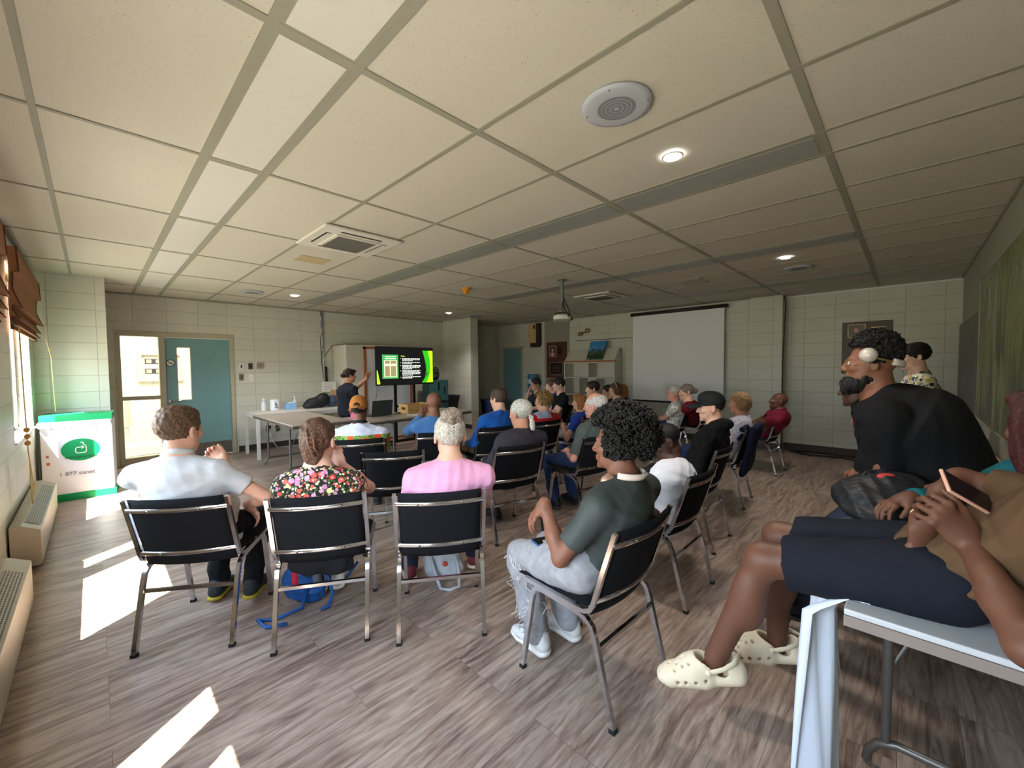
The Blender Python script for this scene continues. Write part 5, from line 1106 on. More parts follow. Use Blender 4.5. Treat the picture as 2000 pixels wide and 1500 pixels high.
# heaters
HM=mat('heater_enamel',rgb(176,166,146),.4,.2,var=.05)
def heater(y0,y1,lab):
    t=thing('convector_heater',lab,'heater',(X0,y0,0)); L=y1-y0; b=MB()
    T=Matrix(((0,0,1,0),(0,0,0,0),(0,0,0,0),(0,0,0,1)))
    prof=[(.012,.03),(.012,.34),(.07,.34),(.165,.29),(.165,.05),(.15,.03)]
    n=len(prof); vs=[(x,0,z) for x,z in prof]+[(x,L,z) for x,z in prof]; b.add(vs,[tuple(range(n)),tuple(reversed(range(n,2*n)))]+[(i,i+n,(i+1)%n+n,(i+1)%n) for i in range(n)]); b.obj('casing',HM,t,bevel=.004)
    m=bpy.data.materials.get('heater_grille') or grille_mat(); nrm=V(.05,0,.095).normalized(); b=MB(); a0=V(.078,.12,.3365); a1=V(.155,.12,.296); b.add([a0,a0+V(0,L-.35,0),a1+V(0,L-.35,0),a1],[(0,3,2,1)]); 
    b.v=[tuple(Vector(v)+nrm*.0025) for v in b.v]; b.obj('grille',m,t)
def grille_mat():
    m=bpy.data.materials.new('heater_grille'); m.use_nodes=True; nt=m.node_tree; b=nt.nodes['Principled BSDF']; t=node(nt,'ShaderNodeTexCoord'); mp=node(nt,'ShaderNodeMapping'); nt.links.new(t.outputs['Object'],mp.inputs[0]); mp.inputs['Rotation'].default_value=(0,0,R(90))
    br=node(nt,'ShaderNodeTexBrick'); br.offset=0; nt.links.new(mp.outputs[0],br.inputs['Vector'])
    for k,v in (('Scale',1),('Brick Width',.021),('Row Height',.012),('Mortar Size',.0028),('Mortar Smooth',0)): br.inputs[k].default_value=v
    br.inputs['Color1'].default_value=rgb(40,36,32); br.inputs['Color2'].default_value=rgb(40,36,32); br.inputs['Mortar'].default_value=rgb(176,166,146); nt.links.new(br.outputs[0],b.inputs['Base Color']); return m
heater(4.55,6.35,'beige wall convector heater beside the green and white bin'); heater(1.6,3.85,'beige wall convector heater nearest the camera under the window')
# blinds
BM=mat('woven_bamboo',rgb(150,100,64),.8,var=.25,vscale=3,stretch=(1,2,90)); BMD=mat('blind_edge',rgb(92,48,36),.8)
def blind(y0,y1,lab,low=1.78):
    t=thing('roman_blind',lab,'blind',(X0,y0,0)); L=y1-y0
    prof=[(.075,2.43),(.085,2.43),(.092,2.24),(.06,2.23),(.055,2.10),(.085,2.00),(.105,1.955),(.05,1.975),(.05,1.94),(.085,1.87),(.045,1.885),(.045,1.86),(.075,1.815),(.04,1.825),(.05,1.785),(.035,1.79),(.03,1.99),(.04,2.20),(.04,2.43)]
    n=len(prof); b=MB(); vs=[(x,0,z) for x,z in prof]+[(x,L,z) for x,z in prof]; b.add(vs,[tuple(reversed(range(n))),tuple(range(n,2*n))]+[(i,(i+1)%n,(i+1)%n+n,i+n) for i in range(n)]); b.obj('woven_panel',BM,t)
    for yy in (-.004,L+.004):
        b=MB(); b.tube([(x,yy,z) for x,z in prof[:16]],.006,5); b.obj('edge_binding',BMD,t)
    b=MB(); b.box2((.0,.02,2.36),(.04,L-.02,2.42)); b.obj('head_rail',mat('rail_wood',rgb(120,84,56),.6),t); return t,L
CORD=mat('gold_cord',rgb(222,196,120),.7)
bl,L=blind(5.03,6.92,'woven bamboo roman blind half lowered over the window by the pier')
tubes('pull_cord',CORD,bl,[[(.075,.03,1.80),(.078,.06,1.2),(.08,.08,.98),(.08,.10,.80)]],.004); tubes('pull_cord',CORD,bl,[[(.10,L-.05,1.95),(.15,L-.02,1.6),(.16,L,1.0)]],.003)
b=MB(); [b.ball((.08,.08+.01*i,.98-.055*i),(.018,.018,.022),10,8) for i in range(3)]; b.obj('cord_toggle',mat('amber_bead',rgb(204,150,78),.3),bl,smooth=True)
tubes('cord_loop',CORD,bl,[[(.08,.10,.80),(.085,.16,.66),(.085,.24,.56),(.085,.28,.50),(.085,.22,.44),(.085,.15,.52),(.085,.11,.66),(.085,.13,.52),(.085,.18,.40),(.085,.14,.36),(.085,.10,.45),(.085,.10,.70)]],.0035)
bl,L=blind(2.48,4.37,'woven bamboo roman blind over the middle window'); bl,L=blind(-.07,1.82,'woven bamboo roman blind over the window nearest the camera')
# electrics on the TV wall
for nm,lab,x,z,w_,h_,c,c2 in (('light_switch','white switch plate above left of the switch group',1.84,1.51,.075,.115,rgb(226,222,212),rgb(60,56,52)),('light_switch','dark switch plate above the white push plate',1.98,1.515,.07,.11,rgb(84,76,68),rgb(40,38,36)),('thermostat','brownish thermostat box right of the switches',2.13,1.525,.105,.11,rgb(150,138,118),rgb(120,108,92)),('light_switch','brown switch plate below the white one',1.835,1.32,.07,.115,rgb(124,108,96),rgb(90,76,66)),('light_switch','white blank plate at the lower right of the switch group',1.98,1.31,.07,.115,rgb(224,224,220),rgb(210,210,206))):
    t=thing(nm,lab,'switch' if 'switch' in nm else 'thermostat',(x,Y1,z)); T=WT((0,0,0),(1,0,0)); b=MB(); b.box2((-w_/2,-h_/2,0),(w_/2,h_/2,.008 if 'switch' in nm else .03),T); b.obj('plate',mat('plate_%d_%d'%(x*100,z*100),c,.4),t,bevel=.002); b=MB(); b.box2((-.012,-.03,.008),(.012,.03,.014 if 'switch' in nm else .034),T); b.obj('rocker',mat('rock_%d_%d'%(x*100,z*100),c2,.4),t)
t=thing('wall_outlet','grey outlet with a black adapter and green light under the white table','outlet',(2.22,Y1,.36)); T=WT((0,0,0),(1,0,0)); b=MB(); b.box2((-.035,-.06,0),(.035,.06,.01),T); b.obj('plate',STEEL,t); b=MB(); b.box2((-.03,.01,.01),(.04,.06,.05),T); b.obj('adapter',BLACKP,t); b=MB(); b.ball((0,-.052,.04),.006); b.obj('green_light',emis('green_led',(.05,1,.3,1),2),t)
t=thing('wall_outlet','dark empty outlet plate under the white table','outlet',(2.38,Y1,.35)); b=MB(); b.box2((-.035,-.06,0),(.035,.06,.008),T); b.obj('plate',mat('plate_dark',rgb(84,80,76),.5),t); b=MB(); b.box2((-.015,-.04,.008),(.015,.04,.011),T); b.obj('socket',BLACKP,t)
WCO=mat('white_cable',rgb(214,212,204),.5); BCO=mat('black_cable',rgb(30,30,32),.5)
tag(tubes('power_cable',WCO,None,[[(2.24,8.44,.34),(2.27,8.42,.15),(2.34,8.38,.012),(2.5,8.25,.01),(2.75,8.33,.01),(3.0,8.2,.01),(3.3,8.36,.01)]],.006),'white power cable trailing along the floor under the white table','cable')
t=thing('cable_bundle','bundle of cables running down the back wall from the ceiling left of the whiteboard','cables',(3.22,Y1,0)); 
for k,(mm,nm_,off) in enumerate(((WCO,'white_cable',0),(mat('blue_cable',rgb(60,100,170),.5),'blue_cable',.015),(BCO,'black_cable',-.015),(mat('grey_cable',rgb(130,130,130),.5),'grey_cable',.03))):
    rs=np.random.RandomState(k); tubes(nm_,mm,t,[[(off+rs.randn()*.006+.06*(1-z/2.6)+.015*math.sin(z*5+k),-.02,z) for z in np.linspace(2.62,.45 if k!=1 else 1.5,16)]],.006 if k else .009)
tubes('power_strip',BLACKP,t,[[(.07,-.03,1.5),(.08,-.03,1.2)]],.025)
tubes('cross_cable',BCO,t,[[(.05,-.02,1.7),(.2,-.04,1.93),(.5,-.05,1.97),(.9,-.05,1.95)]],.006)
# TV on stand
tv=thing('television','wall screen television on a black wheeled stand showing a green slide','television',(4.13,6.80,0),R(0)); b=MB(); b.box2((-.61,0,1.14),(.61,.045,1.85)); b.obj('tv_casing',BLACKP,tv,bevel=.004)
SCB=emis('screen_dark',(.004,.004,.004,1),.5); b=MB(); b.box2((-.60,-.0015,1.155),(.60,0,1.84)); b.obj('screen',SCB,tv)
T=WT((0,-.002,1.155),(1,0,0)); 
def scr(name,col,s,polys,d=.0006,off=0):
    b=MB(); 
    for pl in polys: b.prism(pl,d,T@Matrix.Translation((0,0,off)))
    b.obj(name,emis('scr_'+name,col,s),tv)
def sc_(l): return [(-.60+1.20*x,.685*(1-y)) for x,y in l]   # screen fractions from top-left
ccw=lambda l: sc_(l)[::-1]
scr('slide_light_green',(.36,.68,.01,1),.5,[ccw([(.905,.07),(.995,.07),(.995,.975),(.87,.975),(.92,.80),(.945,.60),(.94,.35)]),ccw([(.0,.98),(.0,.62),(.012,.62),(.055,.98)])])
scr('slide_mid_green',(.02,.33,.01,1),.5,[ccw([(.80,.07),(.905,.07),(.94,.35),(.945,.60),(.915,.75),(.88,.70),(.87,.45)]),ccw([(.78,.975),(.91,.70),(.925,.78),(.87,.975)])])
scr('slide_dark_green',(.01,.12,.01,1),.5,[ccw([(.80,.07),(.87,.45),(.89,.70),(.83,.9),(.865,.6),(.84,.32)])],.0003)
scr('book_cover',(.05,.27,.07,1),.5,[ccw([(.09,.20),(.36,.20),(.36,.84),(.09,.84)])])
scr('book_window',(.55,.85,.42,1),.45,[ccw([(.12,.345),(.335,.345),(.335,.80),(.12,.80)])],.0004,.0007)
scr('book_photo',(.13,.10,.05,1),.9,[ccw([(.135,.36),(.215,.36),(.215,.445),(.135,.445)]),ccw([(.23,.36),(.32,.36),(.32,.445),(.23,.445)]),ccw([(.135,.50),(.215,.50),(.215,.785),(.135,.785)]),ccw([(.23,.50),(.32,.50),(.32,.785),(.23,.785)])],.0003,.0012)
rs=np.random.RandomState(5); pol=[]; y=.29
for para in (3,2,4,5,2):
    for ln in range(para):
        x=.43
        if ln==0: pol.append(ccw([(.395,y+.006),(.405,y+.006),(.405,y+.020),(.395,y+.020)]))
        end=.74 if ln<para-1 else .60
        while x<end:
            w_=.012+.03*rs.rand(); pol.append(ccw([(x,y),(min(x+w_,end+.02),y),(min(x+w_,end+.02),y+.019),(x,y+.019)])); x+=w_+.008
        y+=.031
    y+=.018
scr('slide_text',(.8,.85,.75,1),.38,pol,.0003,.0003)
scr('cover_text',(.6,.85,.5,1),.8,[ccw([(.14+.022*i,.245),(.156+.022*i,.245),(.156+.022*i,.262),(.14+.022*i,.262)]) for i in range(8)]+[ccw([(.14+.03*i,.29),(.165+.03*i,.29),(.165+.03*i,.315),(.14+.03*i,.315)]) for i in range(6)],.0003,.0007)
text_mesh('Suite...',.04,'slide_title',emis('scr_title',(.35,.5,.1,1),.6),tv,T@Matrix.Translation((-.60+1.2*.45,.685*(1-.235),.0006)))
b=MB(); [b.box2((x-.022,.05,.10),(x+.022,.09,1.75)) for x in (-.20,.20)]; b.obj('post',BLACKP,tv); b=MB(); b.box2((-.30,.045,1.30),(.30,.06,1.70)); b.box2((-.2,.05,.72),(.2,.08,.76)); b.obj('bracket',BLACKP,tv)
b=MB(); b.box2((-.45,-.25,.06),(-.39,.35,.10)); b.box2((.39,-.25,.06),(.45,.35,.10)); b.box2((-.45,.04,.06),(.45,.10,.11)); b.obj('base',BLACKP,tv)
for x in(-.42,.42):
    for y in(-.22,.32): b=MB(); b.lathe([(.03,-.012),(.03,.012)],12,Matrix.Translation((x,y,.03))@Matrix.Rotation(R(90),4,'Y')); b.obj('caster',RUB,tv)
tubes('tv_cable',BCO,tv,[[(-.60+.02,.03,1.14),(-.60,.02,.95),(-.68,.0,.80),(-.75,-.3,.745+.01)]],.004)
# whiteboard
wb=thing('whiteboard','white board in an orange brown wooden frame standing behind the television','whiteboard',(4.00,7.22,0)); WDB=mat('frame_wood',rgb(166,94,52),.5,var=.1)
b=MB(); b.box2((-.46,0,.12),(.50,.02,1.82)); b.obj('board',mat('board_white',rgb(222,224,228),.3),wb); b=MB()
for p,q in (((-.50,-.46),(.08,1.86)),((.46,.50),(.08,1.86)),((-.50,.50),(1.82,1.86)),((-.50,.50),(.08,.12))): b.box2((p[0],-.01,q[0]),(p[1],.03,q[1]))
b.obj('wood_frame',WDB,wb)
b=MB(); b.box2((-.50,-.2,0),(-.46,.25,.08)); b.box2((.46,-.2,0),(.50,.25,.08)); b.obj('foot',WDB,wb)
t=thing('white_cabinet','plain white cabinet against the back wall behind the whiteboard','cabinet',(3.85,8.14,0)); b=MB(); b.box2((-.42,-.28,0),(.5,.30,1.93)); b.obj('cabinet_body',mat('cabinet_white',rgb(206,202,190),.5),t,bevel=.02); b=MB(); b.box2((-.40,-.29,.05),(.03,-.281,1.88)); b.box2((.05,-.29,.05),(.48,-.281,1.88)); b.obj('cabinet_doors',mat('cabinet_white2',rgb(200,197,187),.5),t)
# laptop, crate, papers on the front table
lp=thing('laptop','open grey laptop on the front folding table','laptop',(3.00,5.68,.741),R(8)); b=MB(); b.box2((-.18,-.02,0),(.18,.23,.016)); b.obj('keyboard_base',mat('laptop_grey',rgb(64,70,72),.4,.3),lp,bevel=.003)
T=Matrix.Rotation(R(8),4,'X'); b=MB(); b.box2((-.18,-.03,.012),(.18,-.018,.24),T); b.obj('lid',mat('laptop_grey',rgb(64,70,72),.4,.3),lp,bevel=.003)
cr_=thing('wooden_crate','pale wooden crate on the front folding table','crate',(3.62,5.74,.741),R(4)); CW=mat('crate_wood',rgb(196,156,100),.6,var=.12,vscale=14)
for z in (.0,.048,.096):
    b=MB(); b.box2((-.21,-.13,z),(.21,-.12,z+.04)); b.obj('slat',CW,cr_); b=MB(); b.box2((-.21,.12,z),(.21,.13,z+.04)); b.obj('slat',CW,cr_)
for s in(-1,1):
    b=MB(); x=s*.2; b.box2((x-.01,-.12,0),(x+.01,.12,.05)); b.box2((x-.01,-.12,.05),(x+.01,-.05,.095)); b.box2((x-.01,.05,.05),(x+.01,.12,.095)); b.box2((x-.01,-.12,.095),(x+.01,.12,.14)); b.obj('end_panel',CW,cr_)
b=MB(); b.box2((-.2,-.12,0),(.2,.12,.008)); b.obj('bottom',CW,cr_)
for i,(x,y,rz,lab) in enumerate(((3.45,5.35,10,'white papers on the front table before the crate'),(3.85,5.42,-15,'white papers at the right end of the front table'))):
    b=MB(); b.box((0,0,.002),(.21,.29,.004)); o=b.obj('paper',WHITE); o.location=(x,y,.741); o.rotation_euler[2]=R(rz); tag(o,lab,'paper')
tag(tubes('charger_cable',BCO,None,[[(3.2,5.72,.747),(3.28,5.65,.747),(3.36,5.7,.747),(3.3,5.78,.747),(3.42,5.82,.747)]],.004),'black charger cable on the table beside the laptop','cable')
# pink folder
t=thing('pink_bag','bright pink bag on the front table beside the presenter','bag',(2.64,5.70,.741),R(12)); b=MB(); b.box2((-.085,-.035,0),(.085,.035,.155)); b.obj('bag_body',mat('pink_card',rgb(226,86,150),.6),t,bevel=.006); tubes('handle',mat('pink_card',rgb(226,86,150),.6),t,[[(-.04,0,.155),(-.03,0,.175),(.03,0,.175),(.04,0,.155)]],.004)
# white table things
def at_(u,v,z): 
    r_=wpix(u,v); k=(z-CAMZ)/r_.z; return (r_.x*k,r_.y*k,z)
def lathe_thing(name,lab,cat,loc,parts,group=None):
    t=thing(name,lab,cat,loc,0,group)
    for nm,pr,m in parts: b=MB(); b.lathe(pr,20); b.obj(nm,m,t,smooth=True,auto=40)
    return t
CLR=mat('translucent_white',rgb(218,226,228),.3); WPL=mat('white_plastic',rgb(232,234,238),.35)
lathe_thing('spray_bottle','translucent spray bottle at the left end of the white table','bottle',(2.05,8.02,.741),[('bottle_body',[(.04,0),(.042,.1),(.02,.15),(.012,.17)],CLR),('nozzle',[(.012,.17),(.02,.18),(.02,.2),(.006,.21)],WPL)])
lathe_thing('wipes_tub','white plastic tub of wipes with black print on the white table','tub',(2.20,7.92,.741),[('tub_body',[(.075,0),(.078,.01),(.078,.16),(.074,.165)],WPL),('lid',[(.08,.165),(.08,.185),(.07,.19)],WPL)])
b=MB(); [b.box2((-.03+.01*(i%2),-.0795,.05+.022*i),(.03-.008*i,-.078,.062+.022*i)) for i in range(5)]; tt_=[o for o in bpy.data.objects if o.name.startswith('wipes_tub')][0]; b.obj('print',BLACKP,tt_)
t=thing('tissue_box','light blue tissue box on the white table','box',(2.43,7.88,.741),R(-10)); b=MB(); b.box2((-.085,-.06,0),(.085,.06,.11)); b.obj('box_body',mat('box_blue',rgb(130,176,222),.6,var=.15,vscale=30),t); b=MB(); b.box2((-.04,-.02,.11),(.04,.02,.125)); b.obj('tissue',WHITE,t)
lathe_thing('pump_bottle','clear hand sanitiser pump bottle behind the blue box','bottle',(2.55,8.02,.741),[('bottle_body',[(.035,0),(.037,.12),(.015,.16)],CLR),('pump',[(.014,.16),(.014,.2),(.022,.205),(.022,.22),(.006,.23)],WPL)])
bag('black backpack slumped on the white table',(2.86,7.78,.741),[((0,0,.10),(.22,.12,.10)),((.10,0,.16),(.12,.11,.11)),((-.12,0,.05),(.14,.10,.06))],NYL,h=.008)
bag('dark blue backpack leaning beside the black one on the white table',(3.13,7.82,.741),[((0,0,.09),(.10,.10,.10)),((.02,0,.14),(.07,.08,.08))],mat('slate_nylon',rgb(64,80,112),.5),h=.008)
t=thing('sign_holder','white printed notice in a clear stand on the white table','sign',(3.21,8.12,.741)); b=MB(); b.box2((-.13,0,.27),(.13,.006,.46)); b.obj('notice',WHITE,t); b=MB(); [b.box2((-.10,-.002,.43-.03*i),(.10-.03*(i%2),0,.437-.03*i)) for i in range(5)]; b.obj('print',mat('ink_soft',rgb(120,120,150),.6),t); b=MB(); b.box2((-.13,.006,0),(.13,.012,.46)); b.box2((-.13,-.06,0),(.13,.06,.004)); b.obj('stand',glass('acrylic',(.9,.93,.93,1)),t)
t=thing('cardboard_box','brown cardboard box at the right end of the white table','box',(3.36,8.0,.741)) ; b=MB(); b.box2((-.12,-.12,0),(.12,.12,.30)); b.obj('box_body',mat('cardboard',rgb(182,140,96),.8,var=.05),t); b=MB(); b.box2((-.12,-.121,.14),(.12,-.1205,.16)); b.box2((-.02,-.121,.0),(.0,-.1205,.3)); b.obj('tape',mat('tape',rgb(196,166,124),.4),t)
# green covered cabinet
t=thing('cabinet_with_cover','teal green fabric covered cabinet in the corner by the partition wall','cabinet',(5.62,8.0,0),R(-14)); GV=mat('green_vinyl',rgb(44,84,84),.55,var=.08,vscale=8,bump=.1); b=MB(); b.box2((-.24,-.22,0),(.24,.22,1.17)); b.obj('cover',GV,t,bevel=.015); b=MB(); b.box2((-.235,-.228,.70),(.235,-.22,1.12)); b.obj('front_flap',mat('green_vinyl2',rgb(52,94,94),.5),t,bevel=.003); b=MB(); b.box2((-.02,-.238,.94),(.02,-.228,1.12)); b.box2((.13,-.238,.86),(.16,-.228,1.02)); b.box2((-.2,-.232,.66),(.2,-.226,.69)); b.obj('strap_buckle',BLACKP,t)
S=SDF(.008); t2=thing('bag','dark bag on top of the green cabinet','bag',(5.60,8.0,1.172)); S.ell((.04,0,.14),(.09,.08,.17),.04); S.ell((-.06,0,.06),(.12,.08,.06),.04); S.cut((0,0,.004),(0,0,-1),.01); S.obj('bag_body',mat('darkbag',rgb(36,34,30),.7),t2,disp=folds(91,.008,40))
t=thing('waste_bin','dark navy bin standing in the passage beyond the partition','bin',(7.0,7.55,0)); b=MB(); b.lathe([(.22,0),(.26,.62),(.28,.62),(.28,.66),(.25,.66)],24); b.obj('bin_body',mat('navy_plastic',rgb(24,32,78),.4),t,smooth=True,auto=40)
# passage darkness: its own side walls
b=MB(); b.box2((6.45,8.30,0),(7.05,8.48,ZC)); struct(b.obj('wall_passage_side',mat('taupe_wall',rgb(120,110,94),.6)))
# things on the screen wall
t=thing('clock_timer','tan wall unit with a display high on the screen wall','wall unit',(8.14,7.02,2.10)); T=SW(0,0,0); b=MB(); b.box2((-.17,-.02,0),(.10,.47,.14),T); b.obj('unit_body',mat('tan_plastic',rgb(196,168,120),.5),t,bevel=.01); b=MB(); b.box2((.02,.34,.14),(.08,.43,.143),T); b.obj('display',BLACKP,t); b=MB(); b.box2((.10,-.08,0),(.19,.48,.12),T); b.box2((-.12,-.13,0),(.15,-.02,.10),T); b.obj('back_box',mat('dark_brown',rgb(52,40,34),.6),t)
b=MB(); b.box2((8.12,5.95,0),(8.14,6.72,ZC)); struct(b.obj('trim_2',mat('pilaster_paint',rgb(150,144,130),.5)))
t=thing('memorial_plaque','tall dark wood plaque with a portrait photo and black plate','plaque',(8.12,6.32,1.62)); T=SW(0,0,0); WDK=mat('dark_walnut',rgb(84,48,36),.4,var=.2,vscale=6,stretch=(1,12,1)); b=MB(); b.box2((-.31,-.45,0),(.31,.45,.03),T); b.obj('board',WDK,t,bevel=.005)
b=MB(); b.box2((-.22,.08,.03),(.0,.36,.036),T); b.obj('photo_frame',mat('silver_frame',rgb(190,184,178),.3,.6),t); b=MB(); b.box2((-.20,.10,.036),(-.02,.34,.038),T); b.obj('portrait_ground',mat('photo_dark',rgb(60,54,56),.4),t); b=MB(); b.ball(tuple(T@V(-.11,.25,.040)),(.004,.035,.045)); b.ball(tuple(T@V(-.11,.15,.040)),(.004,.065,.05)); b.obj('portrait_figure',mat('photo_pink',rgb(206,164,156),.5),t,smooth=True)
b=MB(); b.box2((.06,.14,.03),(.16,.32,.034),T); b.box2((-.19,-.36,.03),(.19,-.07,.034),T); b.obj('black_plate',BLACKP,t); b=MB(); 
for p,q in (((-.20,-.37),(.20,-.36)),((-.20,-.07),(.20,-.06)),((-.20,-.37),(-.19,-.06)),((.19,-.37),(.20,-.06))): b.box2((p[0],p[1],.03),(q[0],q[1],.037),T)
b.obj('plate_border',mat('silver_frame',rgb(190,184,178),.3,.6),t); b=MB(); [b.box2((-.13+.02*(i%2),-.14-.04*i,.034),(.13-.02*(i%2),-.134-.04*i,.0345),T) for i in range(5)]; b.obj('engraving',GOLD,t)
t=thing('memorial_plaque','brown plaque with corner screws behind the head of the man in headphones','plaque',(8.25,.47,1.70)); BRP=mat('bronze_brown',rgb(74,62,54),.4,var=.06); b=MB(); b.box2((-.29,-.40,0),(.29,.40,.02),T); b.obj('board',BRP,t,bevel=.004)
b=MB(); [b.ball(tuple(T@V(x,y,.024)),.010,8,6) for x in(-.26,.26) for y in(-.37,.37)]; b.obj('screws',mat('pink_metal',rgb(190,160,150),.3,.7),t,smooth=True); b=MB()
for p,q in (((-.22,.16),(-.215,.36)),((-.02,.16),(-.015,.36)),((-.22,.355),(-.015,.36)),((-.22,.16),(-.015,.165))): b.box2((p[0],p[1],.02),(q[0],q[1],.024),T)
b.obj('gold_border',GOLD,t); b=MB(); b.box2((-.21,.17,.02),(-.025,.35,.022),T); b.obj('portrait_ground',mat('photo_grey',rgb(104,100,92),.4),t); b=MB(); b.ball(tuple(T@V(-.12,.27,.024)),(.003,.03,.04)); b.obj('portrait_figure',mat('photo_pink',rgb(206,164,156),.5),t,smooth=True); b=MB(); [b.box2((.05,.30-.035*i,.02),(.22-.03*(i%2),.306-.035*i,.0205),T) for i in range(9)]; b.obj('engraving',GOLD,t)
# emergency spotlights
t=thing('emergency_light','twin brass emergency spotlights above the shelf unit','lamp',(8.14,5.48,2.24)); b=MB(); b.box2((-.03,-.10,0),(0,.12,.03)); b.obj('bracket',mat('brass',rgb(170,140,90),.3,.8),t)
for y,z in ((.10,-.02),(-.09,.05)): b=MB(); b.lathe([(.02,0),(.045,.03),(.05,.07),(.03,.08)],14,Matrix.Translation((-.03,y,z))@Matrix.Rotation(R(-90),4,'Y')); b.obj('lamp_head',mat('brass',rgb(170,140,90),.3,.8),t,smooth=True)
tag(tubes('picture_wire',BCO,None,[[(8.132,5.78,2.07),(8.132,4.23,2.07)]],.006),'thin dark rail running from the screen across the wall above the shelf','rail')
tag(tubes('picture_wire',WCO,None,[[(8.132,2.35,2.07),(8.132,2.02,2.07)]],.005),'thin pale rail between the screen and the column','rail')
# white shelf unit
sh=thing('display_shelf','white cubby shelf unit with slanted top in front of the screen wall','shelf',(8.14,5.18,0)); SHW=mat('shelf_white',rgb(204,200,190),.5); x1=-.36
b=MB(); b.box2((x1,-.67,0),(0,-.64,1.56)); b.obj('side_panel',SHW,sh); b=MB(); b.box2((x1,.64,0),(0,.67,1.56)); b.obj('side_panel',SHW,sh)
for z in (.02,.40,.80,1.19,1.53): b=MB(); b.box2((x1,-.64,z),(0,.64,z+.022)); b.obj('shelf_board',SHW,sh)
b=MB(); b.box2((-.012,-.64,0),(0,.64,1.55)); b.obj('back_panel',SHW,sh)
for z0,z1,ys_ in ((1.21,1.53,(.0,)),(.82,1.19,(-.2,.25)),(.42,.80,(0,)),(.04,.40,(-.2,.25))):
    for y in ys_: b=MB(); b.box2((x1+.01,y-.011,z0),(0,y+.011,z1)); b.obj('divider',SHW,sh)
b=MB(); b.box2((x1-.02,-.68,1.552),(x1+.02,.68,1.585)); b.obj('wood_lip',WDB,sh)
b=MB(); b.add([(x1,-.66,1.57),(x1,.66,1.57),(-.12,.66,1.86),(-.12,-.66,1.86),(0,-.66,1.56),(0,.66,1.56)],[(0,1,2,3),(3,2,5,4),(0,3,4),(1,5,2),(0,4,5,1)]); b.obj('slanted_top',SHW,sh)
t=thing('landscape_poster','small landscape picture with blue sky leaning on the slanted shelf top','picture',(7.79,5.02,1.60)); pt=bpy.data.materials.new('landscape'); pt.use_nodes=True; nt=pt.node_tree; tt=node(nt,'ShaderNodeTexCoord'); ss=node(nt,'ShaderNodeSeparateXYZ'); nt.links.new(tt.outputs['Object'],ss.inputs[0]); nn=node(nt,'ShaderNodeTexNoise',i_Scale=14.,i_Detail=4.); nt.links.new(tt.outputs['Object'],nn.inputs['Vector']); aa=node(nt,'ShaderNodeMath',operation='MULTIPLY_ADD'); nt.links.new(nn.outputs[0],aa.inputs[0]); aa.inputs[1].default_value=.30; nt.links.new(ss.outputs['Z'],aa.inputs[2]); rp=node(nt,'ShaderNodeValToRGB'); nt.links.new(aa.outputs[0],rp.inputs[0]); e=rp.color_ramp.elements; e[0].position=.12; e[0].color=rgb(150,166,170); e[1].position=.44; e[1].color=rgb(60,140,200)
for p_,c_ in ((.18,rgb(60,84,50)),(.24,rgb(30,44,40)),(.30,rgb(84,104,70)),(.36,rgb(40,60,80)),(.39,rgb(96,160,210))): q=e.new(p_); q.color=c_
nt.links.new(rp.outputs[0],nt.nodes['Principled BSDF'].inputs['Base Color']); b=MB(); T=WT((0,0,0),(0,-1,0),(.45,0,1)); b.box2((-.21,.0,0),(.21,.46,.006),T); b.obj('print',pt,t)
# projection screen
ps=thing('projection_screen','large white pull down projection screen on the far right wall','projection screen',(8.04,3.32,0)); SCM=mat('screen_fabric',rgb(236,236,238),.6); b=MB(); b.box2((0,-.90,.74),(.004,.90,2.50)); b.obj('screen_fabric',SCM,ps); b=MB(); b.tube([(.01,-.95,2.535),(.01,.95,2.535)],.035,12); b.obj('roller_case',mat('case_brown',rgb(54,38,34),.5),ps,smooth=True); b=MB(); b.box2((-.012,-.92,.71),(.012,.92,.745)); b.obj('bottom_bar',BLACKP,ps); b=MB(); b.box2((.0,-.94,2.50),(.08,-.91,2.57)); b.box2((.0,.91,2.50),(.08,.94,2.57)); b.obj('end_bracket',STEEL,ps)
tag(tubes('wall_cable',BCO,None,[[(8.0,1.50,2.60),(7.99,1.47,2.45),(8.0,1.50,1.6),(8.0,1.50,.6),(8.02,1.5,.05)]],.008),'black cable hanging down beside the column','cable')
tag(tubes('floor_cable',BCO,None,[[(8.1,1.4,.02),(7.9,1.1,.012),(8.0,.7,.012),(7.8,.4,.012),(8.0,.1,.012),(7.85,-.2,.012)],[(8.05,1.3,.03),(8.1,.8,.03),(8.0,.5,.03)]],.012),'black cables lying along the foot of the far wall','cable')
b=MB(); b.box2((8.225,-.49,ZC-.045),(8.24,1.5,ZC-.025)); struct(b.obj('trim_3',WPL))
# water cooler
wc=thing('water_cooler','white water cooler with a blue bottle near the teal door','water cooler',(7.92,6.95,0)); b=MB(); b.box2((-.16,-.16,0),(.16,.16,.80)); b.obj('cooler_body',mat('cooler_white',rgb(214,216,220),.4),wc,bevel=.012); b=MB(); b.box2((-.165,-.10,.62),(-.16,.10,.75)); b.obj('tap_panel',mat('cooler_blue',rgb(70,110,160),.4),wc)
for y in(-.05,.05): b=MB(); b.tube([(-.16,y,.68),(-.20,y,.68),(-.20,y,.65)],.009,8); b.obj('tap',WPL,wc)
b=MB(); b.lathe([(.05,.78),(.06,.82),(.135,.86),(.14,.88),(.14,1.0),(.134,1.01),(.14,1.02),(.14,1.15),(.134,1.16),(.14,1.17),(.14,1.24),(.125,1.27)],24); b.obj('bottle',mat('water_blue',rgb(96,150,186),.15,trans=.35),wc,smooth=True,auto=50)
